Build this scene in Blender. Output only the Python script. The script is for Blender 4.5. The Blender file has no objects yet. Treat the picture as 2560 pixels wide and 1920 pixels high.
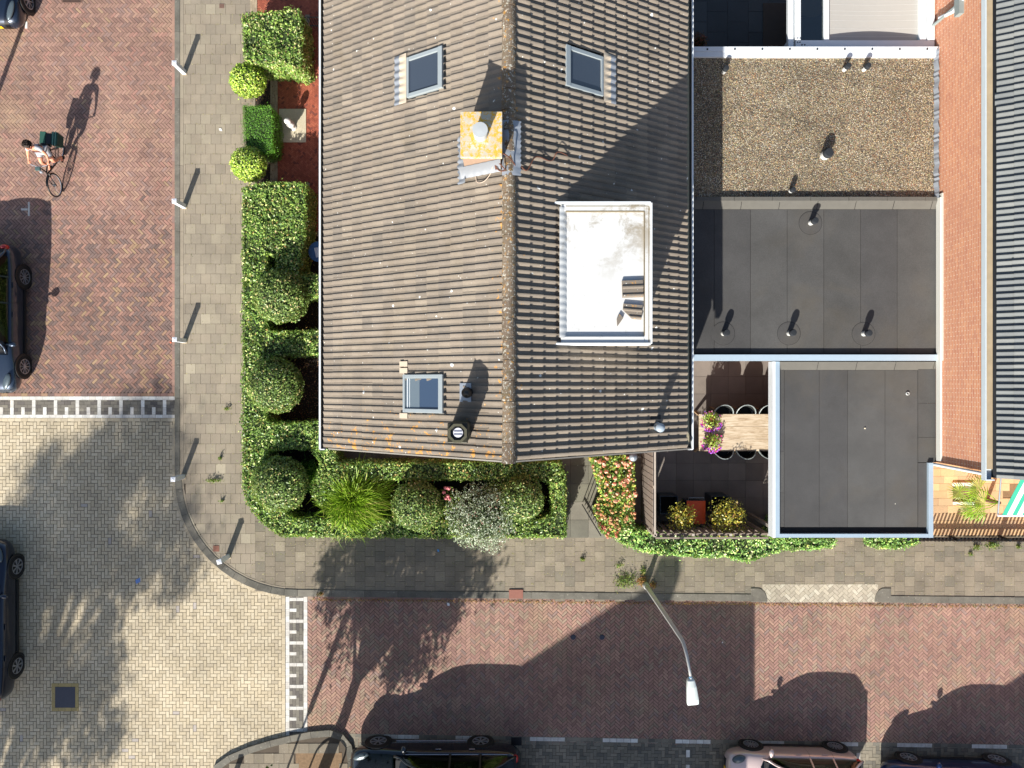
import bpy, math, random
import numpy as np
from mathutils import Vector, Matrix
R=math.radians
random.seed(7); RNG=np.random.default_rng(11)
SC=bpy.context.scene
H=21.42; PPM=83.0
# ---------------- camera, sky, sun, exposure ----------------
cam=bpy.data.objects.new('camera',bpy.data.cameras.new('camera')); SC.collection.objects.link(cam)
cam.location=(0,0,H); cam.rotation_euler=(0,0,0); cam.data.lens=25.0; cam.data.sensor_width=36; cam.data.clip_end=400; cam.data.clip_start=.2
SC.camera=cam
SUN_EL=R(29.3); SUN_AZ=R(20.5)          # shadows fall towards +Y, 20.5 deg to +X
SC.world=bpy.data.worlds.new('World'); SC.world.use_nodes=True
wn=SC.world.node_tree; bg=wn.nodes['Background']; sky=wn.nodes.new('ShaderNodeTexSky'); sky.sky_type='NISHITA'
sky.sun_disc=False; sky.sun_elevation=SUN_EL; sky.sun_rotation=math.pi+SUN_AZ; sky.air_density=1.0; sky.dust_density=1.5; sky.ozone_density=1.2
wn.links.new(sky.outputs[0],bg.inputs[0]); bg.inputs[1].default_value=0.086
sl=bpy.data.lights.new('sun','SUN'); sl.energy=4.9; sl.angle=R(0.53); sl.color=(1,.965,.90)
so=bpy.data.objects.new('sun',sl); SC.collection.objects.link(so)
ld=Vector((math.sin(SUN_AZ)*math.cos(SUN_EL),math.cos(SUN_AZ)*math.cos(SUN_EL),-math.sin(SUN_EL)))
so.rotation_euler=ld.to_track_quat('-Z','Y').to_euler(); so.location=(-10,-30,40)
SC.view_settings.view_transform='Standard'; SC.view_settings.look='None'; SC.view_settings.gamma=1; SC.view_settings.exposure=0.85
SHX=math.sin(SUN_AZ)/math.tan(SUN_EL); SHY=math.cos(SUN_AZ)/math.tan(SUN_EL)
def P(px,py,z=0.0):
    f=(1-z/H)/PPM
    return ((px-1280)*f,(960-py)*f)
def G(px,py,z=0.0):
    x,y=P(px,py,z); return Vector((x,y,z))
# ---------------- object helpers ----------------
def link(o):
    SC.collection.objects.link(o); return o
def tag(o,label=None,cat=None,group=None,kind=None):
    if label: o['label']=label
    if cat: o['category']=cat
    if group: o['group']=group
    if kind: o['kind']=kind
    return o
def thing(name,label,cat,loc=(0,0,0),rz=0,group=None):
    o=link(bpy.data.objects.new(name,None)); o.empty_display_size=.2
    o.location=loc; o.rotation_euler=(0,0,rz); return tag(o,label,cat,group)
def copy_tree(o,parent=None):
    c=o.copy(); SC.collection.objects.link(c); c.parent=parent
    for ch in list(o.children): copy_tree(ch,c)
    return c
class MB:
    def __init__(s): s.v=[]; s.f=[]
    def add(s,vs,fs):
        b=len(s.v); s.v+= [tuple(v) for v in vs]; s.f+=[tuple(b+i for i in f) for f in fs]; return s
    def quad(s,a,b,c,d): return s.add([a,b,c,d],[(0,1,2,3)])
    def box(s,x0,x1,y0,y1,z0,z1,M=None):
        vs=[Vector((x,y,z)) for z in (z0,z1) for x,y in ((x0,y0),(x1,y0),(x1,y1),(x0,y1))]
        if M is not None: vs=[M@v for v in vs]
        return s.add(vs,[(3,2,1,0),(4,5,6,7),(0,1,5,4),(1,2,6,5),(2,3,7,6),(3,0,4,7)])
    def cbox(s,c,size,rz=0,M=None):
        m=Matrix.Translation(c)@Matrix.Rotation(rz,4,'Z')
        if M is not None: m=M@m
        a,b,d=[q/2 for q in size]; return s.box(-a,a,-b,b,-d,d,m)
    def prism(s,poly,z0,z1,top=True):
        n=len(poly)
        ar=sum(poly[i][0]*poly[(i+1)%n][1]-poly[(i+1)%n][0]*poly[i][1] for i in range(n))
        if ar<0: poly=poly[::-1]
        vs=[(x,y,z0) for x,y in poly]+[(x,y,z1) for x,y in poly]
        fs=[(i,(i+1)%n,n+(i+1)%n,n+i) for i in range(n)]
        if top: fs+= [tuple(range(n,2*n))]
        return s.add(vs,fs)
    def beam(s,a,b,w,h=None):
        a=Vector(a); b=Vector(b); h=h or w; d=b-a; L=d.length; q=d.to_track_quat('X','Z').to_matrix().to_4x4()
        return s.box(0,L,-w/2,w/2,-h/2,h/2,Matrix.Translation(a)@q)
    def tube(s,pts,rad,n=8,cap=True):
        pts=[Vector(p) for p in pts]; m=len(pts); rr=rad if hasattr(rad,'__len__') else [rad]*m
        rings=[]; up=Vector((0,0,1)); prev=None
        for i,p in enumerate(pts):
            d=(pts[min(i+1,m-1)]-pts[max(i-1,0)]).normalized()
            if prev is None:
                u=up if abs(d.z)<.9 else Vector((1,0,0)); a=d.cross(u).normalized()
            else:
                a=(prev-d*prev.dot(d)).normalized()
            prev=a; b=d.cross(a)
            rings.append([p+(a*math.cos(t)+b*math.sin(t))*rr[i] for t in [2*math.pi*k/n for k in range(n)]])
        vs=[v for r in rings for v in r]; fs=[]
        for i in range(m-1):
            for k in range(n):
                k2=(k+1)%n; fs.append((i*n+k,(i+1)*n+k,(i+1)*n+k2,i*n+k2))
        if cap: fs+=[tuple(range(n)),tuple(range((m-1)*n,m*n))[::-1]]
        return s.add(vs,fs)
    def lathe(s,prof,c=(0,0,0),n=20,M=None,closed=True):
        vs=[];fs=[];m=len(prof)
        for r,z in prof:
            for k in range(n):
                t=2*math.pi*k/n; v=Vector((r*math.cos(t),r*math.sin(t),z))
                v=(M@v if M is not None else v)+Vector(c); vs.append(v)
        for i in range(m-1):
            for k in range(n):
                k2=(k+1)%n; fs.append((i*n+k,i*n+k2,(i+1)*n+k2,(i+1)*n+k))
        if closed: fs+=[tuple(range((m-1)*n,m*n)),tuple(range(n))[::-1]]
        return s.add(vs,fs)
    def grid(s,rows,flip=False):
        n=len(rows[0]); vs=[v for r in rows for v in r]; fs=[]
        for i in range(len(rows)-1):
            for k in range(n-1):
                f=(i*n+k,i*n+k+1,(i+1)*n+k+1,(i+1)*n+k); fs.append(f[::-1] if flip else f)
        return s.add(vs,fs)
    def build(s,name,mat,parent=None,smooth=False,bevel=0,sub=0,loc=None):
        me=bpy.data.meshes.new(name); me.from_pydata([tuple(v) for v in s.v],[],s.f); me.update()
        if mat: me.materials.append(mat)
        if smooth: me.polygons.foreach_set('use_smooth',[True]*len(me.polygons))
        o=link(bpy.data.objects.new(name,me)); o.parent=parent
        if loc: o.location=loc
        if bevel:
            m=o.modifiers.new('b','BEVEL'); m.width=bevel; m.segments=2; m.limit_method='ANGLE'; m.angle_limit=R(40)
        if sub:
            m=o.modifiers.new('s','SUBSURF'); m.levels=sub; m.render_levels=sub
        return o
# ---------------- materials ----------------
def lin(c):
    return tuple((x/255/12.92 if x/255<=.04045 else ((x/255+.055)/1.055)**2.4) for x in c)
class N:
    def __init__(s,name):
        s.m=bpy.data.materials.new(name); s.m.use_nodes=True; s.t=s.m.node_tree; s.b=s.t.nodes['Principled BSDF']
    def n(s,ty,**k):
        x=s.t.nodes.new('ShaderNode'+ty)
        for a,b in k.items(): setattr(x,a,b)
        return x
    def l(s,a,b): s.t.links.new(a,b)
    def geo(s): 
        g=s.n('NewGeometry'); return g
    def noise(s,scale,det=3,rough=.6,vec=None,dist=0):
        x=s.n('TexNoise'); x.inputs['Scale'].default_value=scale; x.inputs['Detail'].default_value=det; x.inputs['Roughness'].default_value=rough; x.inputs['Distortion'].default_value=dist
        s.l(vec if vec is not None else s.pos(),x.inputs['Vector']); return x.outputs['Fac']
    def pos(s):
        if not hasattr(s,'_p'): s._p=s.n('TexCoord').outputs['Object']
        return s._p
    def ramp(s,fac,stops,const=False):
        r=s.n('ValToRGB'); e=r.color_ramp; e.interpolation='CONSTANT' if const else 'LINEAR'
        while len(e.elements)<len(stops): e.elements.new(.5)
        for q,(p,c) in zip(e.elements,stops): q.position=p; q.color=(*c,1) if len(c)==3 else c
        s.l(fac,r.inputs[0]); return r.outputs[0]
    def mixc(s,f,a,b,mode='MIX'):
        x=s.n('Mix',data_type='RGBA',blend_type=mode); 
        for sock,v in ((x.inputs[0],f),(x.inputs[6],a),(x.inputs[7],b)):
            if hasattr(v,'is_output') or isinstance(v,bpy.types.NodeSocket): s.l(v,sock)
            elif isinstance(v,(int,float)): sock.default_value=v
            else: sock.default_value=(*v,1)
        return x.outputs[2]
    def math(s,op,a,b=None,clamp=False):
        x=s.n('Math',operation=op); x.use_clamp=clamp
        for i,v in enumerate((a,b)):
            if v is None: continue
            if isinstance(v,(int,float)): x.inputs[i].default_value=v
            else: s.l(v,x.inputs[i])
        return x.outputs[0]
    def xyz(s,vec=None):
        x=s.n('SeparateXYZ'); s.l(vec if vec is not None else s.pos(),x.inputs[0]); return x.outputs
    def maprange(s,v,a,b,c=0,d=1):
        x=s.n('MapRange'); s.l(v,x.inputs[0]); x.inputs[1].default_value=a;x.inputs[2].default_value=b;x.inputs[3].default_value=c;x.inputs[4].default_value=d; return x.outputs[0]
    def bump(s,h,st=.3,d=.01):
        x=s.n('Bump'); x.inputs['Strength'].default_value=st; x.inputs['Distance'].default_value=d; s.l(h,x.inputs['Height']); s.l(x.outputs[0],s.b.inputs['Normal'])
    def col(s,c):
        if isinstance(c,bpy.types.NodeSocket): s.l(c,s.b.inputs['Base Color'])
        else: s.b.inputs['Base Color'].default_value=(*c,1)
        return s
    def rough(s,r): s.b.inputs['Roughness'].default_value=r; return s
def simple(name,c,rough=.6,metal=0,var=.12,vs=6,bump=0,coat=0,spec=.5):
    n=N(name); c=lin(c)
    f=n.noise(vs,4); col=n.mixc(f,tuple(x*(1-var) for x in c),tuple(min(1,x*(1+var)) for x in c)); n.col(col)
    n.rough(rough); n.b.inputs['Metallic'].default_value=metal; n.b.inputs['Specular IOR Level'].default_value=spec
    if coat: n.b.inputs['Coat Weight'].default_value=coat; n.b.inputs['Coat Roughness'].default_value=.04
    if bump: n.bump(n.noise(60,3),bump,.005)
    return n.m
def island(name,cols,rough=.85,dirt=(.72,1.12),ds=.7,grit=.18,gs=90,spec=.3,bump=.25,extra=None,jit=.12):
    """colour per separate piece, large soft dirt and fine grit"""
    n=N(name); g=n.geo().outputs['Random Per Island']
    st=[]; tot=sum(w for w,_ in cols); a=0
    for w,c in cols: st.append((a/tot,lin(c))); a+=w
    c=n.ramp(g,st,const=True)
    wn_=n.n('TexWhiteNoise',noise_dimensions='1D'); n.l(g,wn_.inputs['W'])
    k=n.maprange(wn_.outputs['Value'],0,1,1-jit,1+jit)
    d=n.maprange(n.noise(ds,5,.65),.3,.7,dirt[0],dirt[1]); gr=n.maprange(n.noise(gs,2,.5),.3,.7,1-grit,1+grit)
    d2=n.maprange(n.noise(.16,3,.6,dist=.8),.35,.65,.90,1.08)
    m=n.math('MULTIPLY',n.math('MULTIPLY',n.math('MULTIPLY',k,d),gr),d2)
    cb=n.n('CombineXYZ'); [n.l(m,cb.inputs[i]) for i in range(3)]
    c=n.mixc(1.0,c,cb.outputs[0],'MULTIPLY')
    if extra: c=extra(n,c)
    n.col(c); n.rough(rough); n.b.inputs['Specular IOR Level'].default_value=spec
    if bump: n.bump(n.noise(gs,3),bump,.004)
    return n.m
def specks(n,c,scale=3.2,size=.05,col=(225,225,218),dens=.35):
    v=n.n('TexVoronoi'); v.inputs['Scale'].default_value=scale; n.l(n.pos(),v.inputs['Vector'])
    xy=n.xyz(v.outputs['Color']); 
    sz=n.math('MULTIPLY',n.maprange(xy[1],0,1,.35,1),size)
    nz=n.math('MULTIPLY',n.math('SUBTRACT',n.noise(40,2),.5),size*1.2)
    a=n.math('LESS_THAN',n.math('ADD',v.outputs['Distance'],nz),sz); b=n.math('LESS_THAN',xy[0],dens)
    return n.mixc(n.math('MULTIPLY',a,b),c,lin(col))
# ---------------- paving ----------------
def clip_box(poly,x0,x1,y0,y1):
    for ax,v,sg in ((0,x0,1),(0,x1,-1),(1,y0,1),(1,y1,-1)):
        out=[]; n=len(poly)
        for i in range(n):
            a=poly[i]; b=poly[(i+1)%n]; da=(a[ax]-v)*sg; db=(b[ax]-v)*sg
            if da>=0: out.append(a)
            if (da>=0)!=(db>=0):
                t=da/(da-db); out.append((a[0]+(b[0]-a[0])*t,a[1]+(b[1]-a[1])*t))
        poly=out
        if len(poly)<3: return []
    return poly
def area(p): return abs(sum(p[i][0]*p[(i+1)%len(p)][1]-p[(i+1)%len(p)][0]*p[i][1] for i in range(len(p))))/2
def rect(cx,cy,l,w,a):
    c,s=math.cos(a),math.sin(a)
    return [(cx+c*x-s*y,cy+s*x+c*y) for x,y in ((-l/2,-w/2),(l/2,-w/2),(l/2,w/2),(-l/2,w/2))]
def herring(mb,box,L,W,ang,z,gap=.006,org=(0,0),zj=.0012,mask=None,swap=False):
    """herringbone; ang = rotation of the brick axes"""
    x0,x1,y0,y1=box; cx,cy=(x0+x1)/2,(y0+y1)/2; rad=math.hypot(x1-x0,y1-y0)/2+L
    ca,sa=math.cos(ang),math.sin(ang); n=int(rad/W)+4; m=int(rad/L)+4
    for i in range(-n,n):
        for j in range(-m,m):
            bx=i*W+j*L; by=i*W-j*L
            for k in (0,1):
                if k==0: c=(bx+L/2,by+W/2); a=0
                else: c=(bx+L+W/2,by+W-L/2); a=math.pi/2
                X=cx+org[0]+ca*c[0]-sa*c[1]; Y=cy+org[1]+sa*c[0]+ca*c[1]
                if X<x0-L or X>x1+L or Y<y0-L or Y>y1+L: continue
                if mask and not mask(X,Y): continue
                ja=random.gauss(0,.008); p=rect(X+random.gauss(0,.0012),Y+random.gauss(0,.0012),L-gap,W-gap,ang+a+ja)
                p=clip_box(p,x0,x1,y0,y1)
                if len(p)<3 or area(p)<L*W*.04: continue
                slab(mb,p,z,zj)
def slab(mb,p,z,zj=.001,d=.02):
    h=z+random.gauss(0,zj*.6); tx,ty=random.gauss(0,zj*6),random.gauss(0,zj*6)
    mx=sum(q[0] for q in p)/len(p); my=sum(q[1] for q in p)/len(p); n=len(p)
    e=.0025
    top=[(mx+(q[0]-mx)*(1-e/ .07),my+(q[1]-my)*(1-e/.07)) for q in p] if False else p
    vs=[(q[0],q[1],z-d) for q in p]+[(q[0],q[1],h+tx*(q[0]-mx)+ty*(q[1]-my)) for q in top]
    mb.add(vs,[(i,(i+1)%n,n+(i+1)%n,n+i) for i in range(n)]+[tuple(range(n,2*n))])
def rows(mb,box,L,W,z,gap=.005,vert=False,stag=.5,off=0,offr=0,mask=None,zj=.001,lj=0):
    x0,x1,y0,y1=box
    if vert: a0,a1,b0,b1=y0,y1,x0,x1
    else: a0,a1,b0,b1=x0,x1,y0,y1
    nr=int((b1-b0)/W)+3
    for r in range(-1,nr):
        b=b0+offr+r*W; s=off+(r%2)*stag*L+random.gauss(0,lj); c=int((a1-a0)/L)+3
        for k in range(-2,c):
            a=a0+s+k*L
            q=[(a+gap/2,b+gap/2),(a+L-gap/2,b+gap/2),(a+L-gap/2,b+W-gap/2),(a+gap/2,b+W-gap/2)]
            if vert: q=[(y,x) for x,y in q][::-1]
            mx=sum(t[0] for t in q)/4; my=sum(t[1] for t in q)/4
            if mask and not mask(mx,my): continue
            j=random.gauss(0,.004 if gap>.004 else .001); q=[(mx+(t[0]-mx)-(t[1]-my)*j,my+(t[1]-my)+(t[0]-mx)*j) for t in q]
            q=clip_box(q,x0,x1,y0,y1)
            if len(q)<3 or area(q)<L*W*.03: continue
            slab(mb,q,z,zj)
def pbox(ax,ay,bx,by,z=0):
    x0,y1=P(ax,ay,z); x1,y0=P(bx,by,z); return (x0,x1,y0,y1)
RED=[(5,(151,119,105)),(5,(156,124,109)),(4,(145,114,102)),(3,(161,129,111)),(1.5,(138,111,101)),(.35,(164,137,111)),(1.6,(145,119,109)),(2,(162,123,109))]
def sandy(n,c):   # sandy, mossy film between and over the bricks
    f=n.maprange(n.noise(.55,6,.7),.52,.72,0,.55); return n.mixc(f,c,lin((176,150,120)))
m_red=island('red_clinker',RED,dirt=(.82,1.16),extra=sandy)
m_redold=island('old_red_clinker',[(5,(137,107,96)),(4,(145,114,100)),(4,(127,105,97)),(3,(119,100,93)),(1.5,(160,133,105)),(1.5,(149,120,98)),(2,(153,117,102))],dirt=(.85,1.12))
m_redS=island('red_herringbone_clinker',[(5,(159,125,111)),(4,(163,129,113)),(4,(153,119,107)),(3,(154,133,114)),(2,(145,122,112)),(2.5,(166,133,115)),(1.5,(149,126,109))],dirt=(.86,1.12),extra=sandy)
m_yel=island('yellow_concrete_brick',[(6,(196,181,153)),(5,(190,175,147)),(5,(200,186,159)),(2,(185,171,146)),(.012,(167,131,119)),(.05,(178,168,158)),(.04,(203,178,134))],dirt=(.82,1.1),jit=.05)
m_grey=island('grey_concrete_brick',[(5,(118,112,102)),(4,(130,124,112)),(3,(104,98,92))],dirt=(.85,1.1))
m_park=island('parking_brick',[(5,(128,122,108)),(4,(140,132,116)),(3,(112,108,98))],dirt=(.8,1.12))
m_white=island('white_marking_brick',[(5,(218,214,205)),(3,(214,208,198)),(2,(232,230,222))],rough=.7,dirt=(.70,1.06),ds=5,jit=.04)
m_drive=island('pale_driveway_brick',[(5,(185,174,153)),(4,(174,163,144)),(3,(192,183,163))],dirt=(.85,1.1),ds=2)
def lichen_tile(n,c):
    f=n.maprange(n.noise(14,4,.7),.62,.7,0,.45); c=n.mixc(f,c,lin((200,192,176)))
    g=n.maprange(n.noise(5,5,.7),.62,.75,0,.45); return n.mixc(g,c,lin((120,118,76)))
m_tileW=island('pavement_slab',[(6,(150,138,120)),(5,(146,135,118)),(3,(153,142,123)),(.2,(166,155,134)),(.6,(142,131,115))],dirt=(.84,1.1),ds=1.1,grit=.12,gs=140,jit=.05,extra=lambda n,c:specks(n,c,2.4,.03,(205,198,184),.3))
m_tileS=island('weathered_pavement_slab',[(4,(136,125,108)),(4,(132,122,106)),(3,(140,129,111)),(.5,(147,136,117)),(1.0,(126,118,103))],dirt=(.78,1.12),ds=1.4,grit=.16,gs=120,jit=.08,extra=lichen_tile)
m_kerb=island('kerb_stone',[(3,(112,108,98)),(3,(102,99,90)),(2,(118,113,102))],dirt=(.7,1.2),ds=2.5,extra=lichen_tile)
m_joint=simple('joint_sand',(60,52,44),.95,var=.35,vs=9)
m_jointY=simple('joint_sand_pale',(84,74,62),.95,var=.3,vs=9)
m_soil=simple('soil',(46,36,28),.95,var=.5,vs=12,bump=.5)
# base ground reaching far out
n=N('ground_far'); n.col(n.ramp(n.noise(.05,4),[(.35,lin((70,74,60))),(.6,lin((96,92,84)))])); n.rough(.95); m_far=n.m
mb=MB(); mb.quad((-150,-150,-.06),(150,-150,-.06),(150,150,-.06),(-150,150,-.06))
tag(mb.build('ground',m_far),'wide ground under the streets and gardens','ground',kind='structure')
def sheet(name,box,z,mat,label):
    mb=MB(); x0,x1,y0,y1=box; mb.quad((x0,y0,z),(x1,y0,z),(x1,y1,z),(x0,y1,z)); return tag(mb.build(name,mat),label,name.replace('_',' '),kind='structure')
sheet('road_bed',(-30,30,-24,24),-.012,m_joint,'sand bed showing in the joints of the roads')
KX=440; KY=1492       # kerb lines in ground pixels
def ky(px): return 1489+(px-748)*.0105
def blend(px_y): 
    t=(px_y-470)/220; return max(0,min(1,t))
def hsh(x,y): v=math.sin(round(x,3)*127.1+round(y,3)*311.7)*43758.5; return v-math.floor(v)
mb=MB(); herring(mb,pbox(-130,-120,450,983),.205,.078,R(-45),0,gap=.011,mask=lambda x,y:hsh(x,y)>=blend(960-y*PPM)); 
tag(mb.build('road',m_red),'red clinker road in herringbone along the west pavement','road',kind='structure')
mb=MB(); herring(mb,pbox(-130,-120,450,983),.205,.078,R(-45),0,gap=.011,mask=lambda x,y:hsh(x,y)<blend(960-y*PPM)); rows(mb,pbox(-130,983,440,991),.2,.096,0)
tag(mb.build('road_patch',m_redold),'relaid part of the red road with more yellow and purple bricks','road',kind='structure')
mb=MB(); herring(mb,pbox(769,1480,2720,1862),.205,.078,R(45),0,gap=.011); rows(mb,pbox(769,1490,2720,1499),.2,.1,.001)
tag(mb.build('side_road',m_redS),'red herringbone side street south of the houses','road',kind='structure')
mb=MB(); herring(mb,pbox(-130,1054,704,2060),.205,.1025,0,0,gap=.0125)
rows(mb,pbox(-130,1045,440,1054),.2,.105,.0005); rows(mb,pbox(704,1485,713,1910),.2,.11,.0005,vert=True)
tag(mb.build('crossing_plateau',m_yel),'yellow brick junction plateau with tree shade','road',kind='structure')
# dashed white markings
mg=MB(); mw=MB()
rows(mg,pbox(-130,1000,440,1037),.2,.1,0,vert=False); 
for ya,yb in ((991,1000),(1037,1045)): rows(mw,pbox(-130,ya,440,yb),.2,.108,.001,off=.05)
for k in range(-2,9):
    x=25.7+54.5*k; 
    for a,b in ((1000,1018),(1018,1037)): 
        q=pbox(x,a+.3,x+8.6,b-.3); mw.box(q[0],q[1],q[2],q[3],-.02,.004)
    x=x+27.5; q=pbox(x,1018,x+8.6,1036.5)
    if x<430: mw.box(q[0],q[1],q[2],q[3],-.02,.004)
rows(mg,pbox(723,1490,759,1910),.2,.1,0,vert=True)
for xa,xb in ((714,723.5),(759,768.5)): rows(mw,pbox(xa,1492,xb,1905),.2,.115,.001,vert=True)
for k in range(0,8):
    y=1494.5+54.4*k
    for a,b in ((724,741),(741.5,758.7)): q=pbox(a,y,b,y+8); mw.box(q[0],q[1],q[2],q[3],-.02,.004)
    q=pbox(724,y+27,741,y+35); mw.box(q[0],q[1],q[2],q[3],-.02,.004)
tag(mg.build('threshold_band',m_grey),'grey brick bands between the white marking bricks','road',kind='structure')
tag(mw.build('road_marking',m_white),'white marking bricks set in two ladder bands','road marking',kind='structure')
# parking strip, slightly rotated
th=-.0165; piv=P(1000,1836)
mb=MB(); q=pbox(872,1836,2760,2090); herring(mb,(q[0],q[1],q[2],q[3]-.11),.205,.1025,0,.003,gap=.009); rows(mb,(q[0],q[1],q[3]-.11,q[3]),.205,.11,.003)
o=tag(mb.build('parking_strip',m_park),'grey brick parking bays along the side street','parking',kind='structure')
rot=Matrix.Translation((piv[0],piv[1],0))@Matrix.Rotation(th,4,'Z')@Matrix.Translation((-piv[0],-piv[1],0)); o.matrix_world=rot
mb=MB(); q=pbox(800,1832,2760,2120); mb.box(q[0]+.3,q[1],q[2],q[3],-.03,-.008); o=tag(mb.build('parking_bed',m_joint),'sand bed of the parking bays','parking',kind='structure'); o.matrix_world=rot
mb=MB()
for xs in (960,1139,1325,1507,1689,1873,2058,2243,2430,2615):
    for k in range(5):
        q=pbox(xs+k*17.6,1837,xs+k*17.6+16.8,1846.5); mb.box(q[0],q[1],q[2],q[3],-.01,.009)
for xs in (1716,2142):
    for ya in (1863,1900): q=pbox(xs,ya,xs+9,ya+18); mb.box(q[0],q[1],q[2],q[3],-.01,.009)
o=tag(mb.build('bay_marking',m_white),'broken white line of marking stones along the parking bays','road marking',kind='structure'); o.matrix_world=rot
mb=MB()
q=pbox(70,505,74.5,540); mb.box(*q,-.01,.006); q=pbox(53,521,69,526); mb.box(*q,-.01,.006); q=pbox(63,54,68.5,71); mb.box(*q,-.01,.006)
tag(mb.build('parking_mark',m_white),'small white T shaped parking mark in the red road','road marking',kind='structure')
# pavement body, raised
ZP=.07
arc=[(KX+306-306*math.cos(t),1190+(299)*math.sin(t)) for t in [math.pi/2*i/14 for i in range(15)]]
edge=[(KX,-200)]+[(KX,y) for y in range(0,1190,83)]+arc+[(x,ky(x)) for x in list(range(830,1888,83))+[1884]]
edge2=[(x,ky(x)) for x in range(2200,2860,83)]
poly=[P(*p) for p in edge]+[P(1888,ky(1888)),P(2200,ky(2200))]+[P(*p) for p in edge2]+[(24,20),P(KX,-700)]
mb=MB(); mb.prism(poly,-.05,ZP-.012); tag(mb.build('pavement_bed',m_jointY),'sand bed of the raised pavement and gardens','pavement',kind='structure')
def in_arc(x,y,rr=3.52):
    cx,cy=P(KX+306,1190); 
    if x<cx and y<cy: return math.hypot(x-cx,y-cy)<rr
    return True
mb=MB(); q=pbox(457,-120,640,1480)
rows(mb,q,.3,.3,ZP,gap=.007,off=.12,offr=-.03,mask=lambda x,y:in_arc(x,y),lj=.004)
tag(mb.build('pavement',m_tileW),'grey concrete slab pavement beside the hedge','pavement',kind='structure')
mb=MB(); q=pbox(640,1277,2720,1502)
rows(mb,q,.3,.3,ZP,gap=.007,vert=True,mask=lambda x,y:in_arc(x,y) and y>P(0,ky(x*PPM+1280)-6)[1] and (y<P(0,1330)[1] or x<P(680,0)[0]))
tag(mb.build('side_pavement',m_tileS),'weathered slab pavement with moss along the side street','pavement',kind='structure')
# kerbs
def offset_path(pts,d):
    out=[]
    for i,p in enumerate(pts):
        a=pts[max(i-1,0)]; b=pts[min(i+1,len(pts)-1)]; t=Vector((b[0]-a[0],b[1]-a[1])).normalized(); out.append((p[0]-t.y*d,p[1]+t.x*d))
    return out
def kerb(mb,pts,w0,w1,z0,z1,gap=.004,step=1):
    A=offset_path(pts,w0); B=offset_path(pts,w1)
    for i in range(0,len(pts)-step,step):
        j=i+step; t=Vector((pts[j][0]-pts[i][0],pts[j][1]-pts[i][1])).normalized()*gap
        mb.prism([(A[i][0]+t.x,A[i][1]+t.y),(A[j][0]-t.x,A[j][1]-t.y),(B[j][0]-t.x,B[j][1]-t.y),(B[i][0]+t.x,B[i][1]+t.y)],z0,z1)
W=[P(*p) for p in edge]
mb=MB(); kerb(mb,W[:17],0,.15,-.03,ZP+.018); kerb(mb,W[16:],0,.2,-.03,ZP+.018); kerb(mb,[P(*p) for p in edge2],0,.2,-.03,ZP+.018)
tag(mb.build('kerb',m_kerb),'dark grey kerb stones round the corner and along the side street','kerb',kind='structure')
mb=MB(); kerb(mb,W[:30],.155,.26,.03,ZP+.006)
tag(mb.build('kerb_border',m_tileW),'narrow course of pale bricks inside the corner kerb','kerb',kind='structure')
sub=[]
for i in range(len(W)-1):
    for k in range(5): t=k/5; sub.append((W[i][0]*(1-t)+W[i+1][0]*t,W[i][1]*(1-t)+W[i+1][1]*t))
cut=[i for i,p in enumerate(sub) if p[1]<P(0,1052)[1] and p[0]<P(704,0)[0]]
mb=MB(); kerb(mb,[sub[i] for i in cut],-.115,-.008,-.03,.004)
tag(mb.build('gutter_course',m_yel),'yellow gutter bricks following the corner kerb','kerb',kind='structure')
mb=MB(); kerb(mb,[P(438,y) for y in range(-140,990,17)],-.09,0,-.03,.003)
tag(mb.build('gutter_course',m_red),'red gutter bricks beside the west kerb','kerb',kind='structure')
# driveway ramp
mb=MB(); q=pbox(1904,1459,2192,1504); herring(mb,q,.205,.1025,R(45),ZP+.004,gap=.008,zj=.0005)
mb2=MB(); mb2.box(q[0],q[1],q[2],q[3],.0,ZP-.004); tag(mb2.build('ramp_bed',m_joint),'sand bed under the driveway ramp','driveway',kind='structure')
tag(mb.build('driveway_ramp',m_drive),'pale herringbone driveway ramp cut into the kerb','driveway',kind='structure')
for cx,a0 in ((1893,0),(2206,90)):
    mb=MB(); c=P(cx,1503) 
    pts=[(c[0]+(1 if a0==0 else -1)*.0,c[1])]+[(c[0]+(1 if a0==0 else -1)*.28*math.cos(t),c[1]+.42*math.sin(t)) for t in [math.pi/2*i/8 for i in range(9)]]+[(c[0]-(1 if a0==0 else -1)*.22,c[1]+.42),(c[0]-(1 if a0==0 else -1)*.22,c[1])]
    mb.prism(pts,-.03,ZP+.02); tag(mb.build('kerb_end',m_kerb,bevel=.015),'rounded kerb end stone at the driveway ramp '+('by the lamp side' if a0==0 else 'by the palm side'),'kerb',kind='structure')
# island with tree pit at the bottom
ie=[(545,1925),(580,1900),(625,1881),(680,1864),(730,1852),(780,1842),(825,1838),(850,1846),(866,1866),(871,1900),(871,2100)]
mb=MB(); q=[P(*p) for p in [(500,1960)]+ie+[(500,2100)]]; mb.prism(q,-.05,ZP-.012); tag(mb.build('island_bed',m_jointY),'sand bed of the corner island','pavement',kind='structure')
mb=MB(); rot2=Matrix.Rotation(R(17),4,'Z'); c=P(700,1900)
def ins(x,y):
    px,py=x*PPM+1280,960-y*PPM
    if px>866 or (738<px<858 and py>1876): return False
    for a,b in zip(ie,ie[1:]):
        if a[0]<=px<=b[0]: return py>a[1]+(b[1]-a[1])*(px-a[0])/(b[0]-a[0])+9
    return py>1930
rows(mb,pbox(500,1840,870,2080),.3,.3,ZP,gap=.008,mask=ins)
tag(mb.build('island_pavement',m_tileS),'slab paving of the corner island round the tree pit','pavement',kind='structure')
mb=MB(); kerb(mb,[P(*p) for p in ie[::-1]],-.19,0,-.03,ZP+.018)
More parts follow.
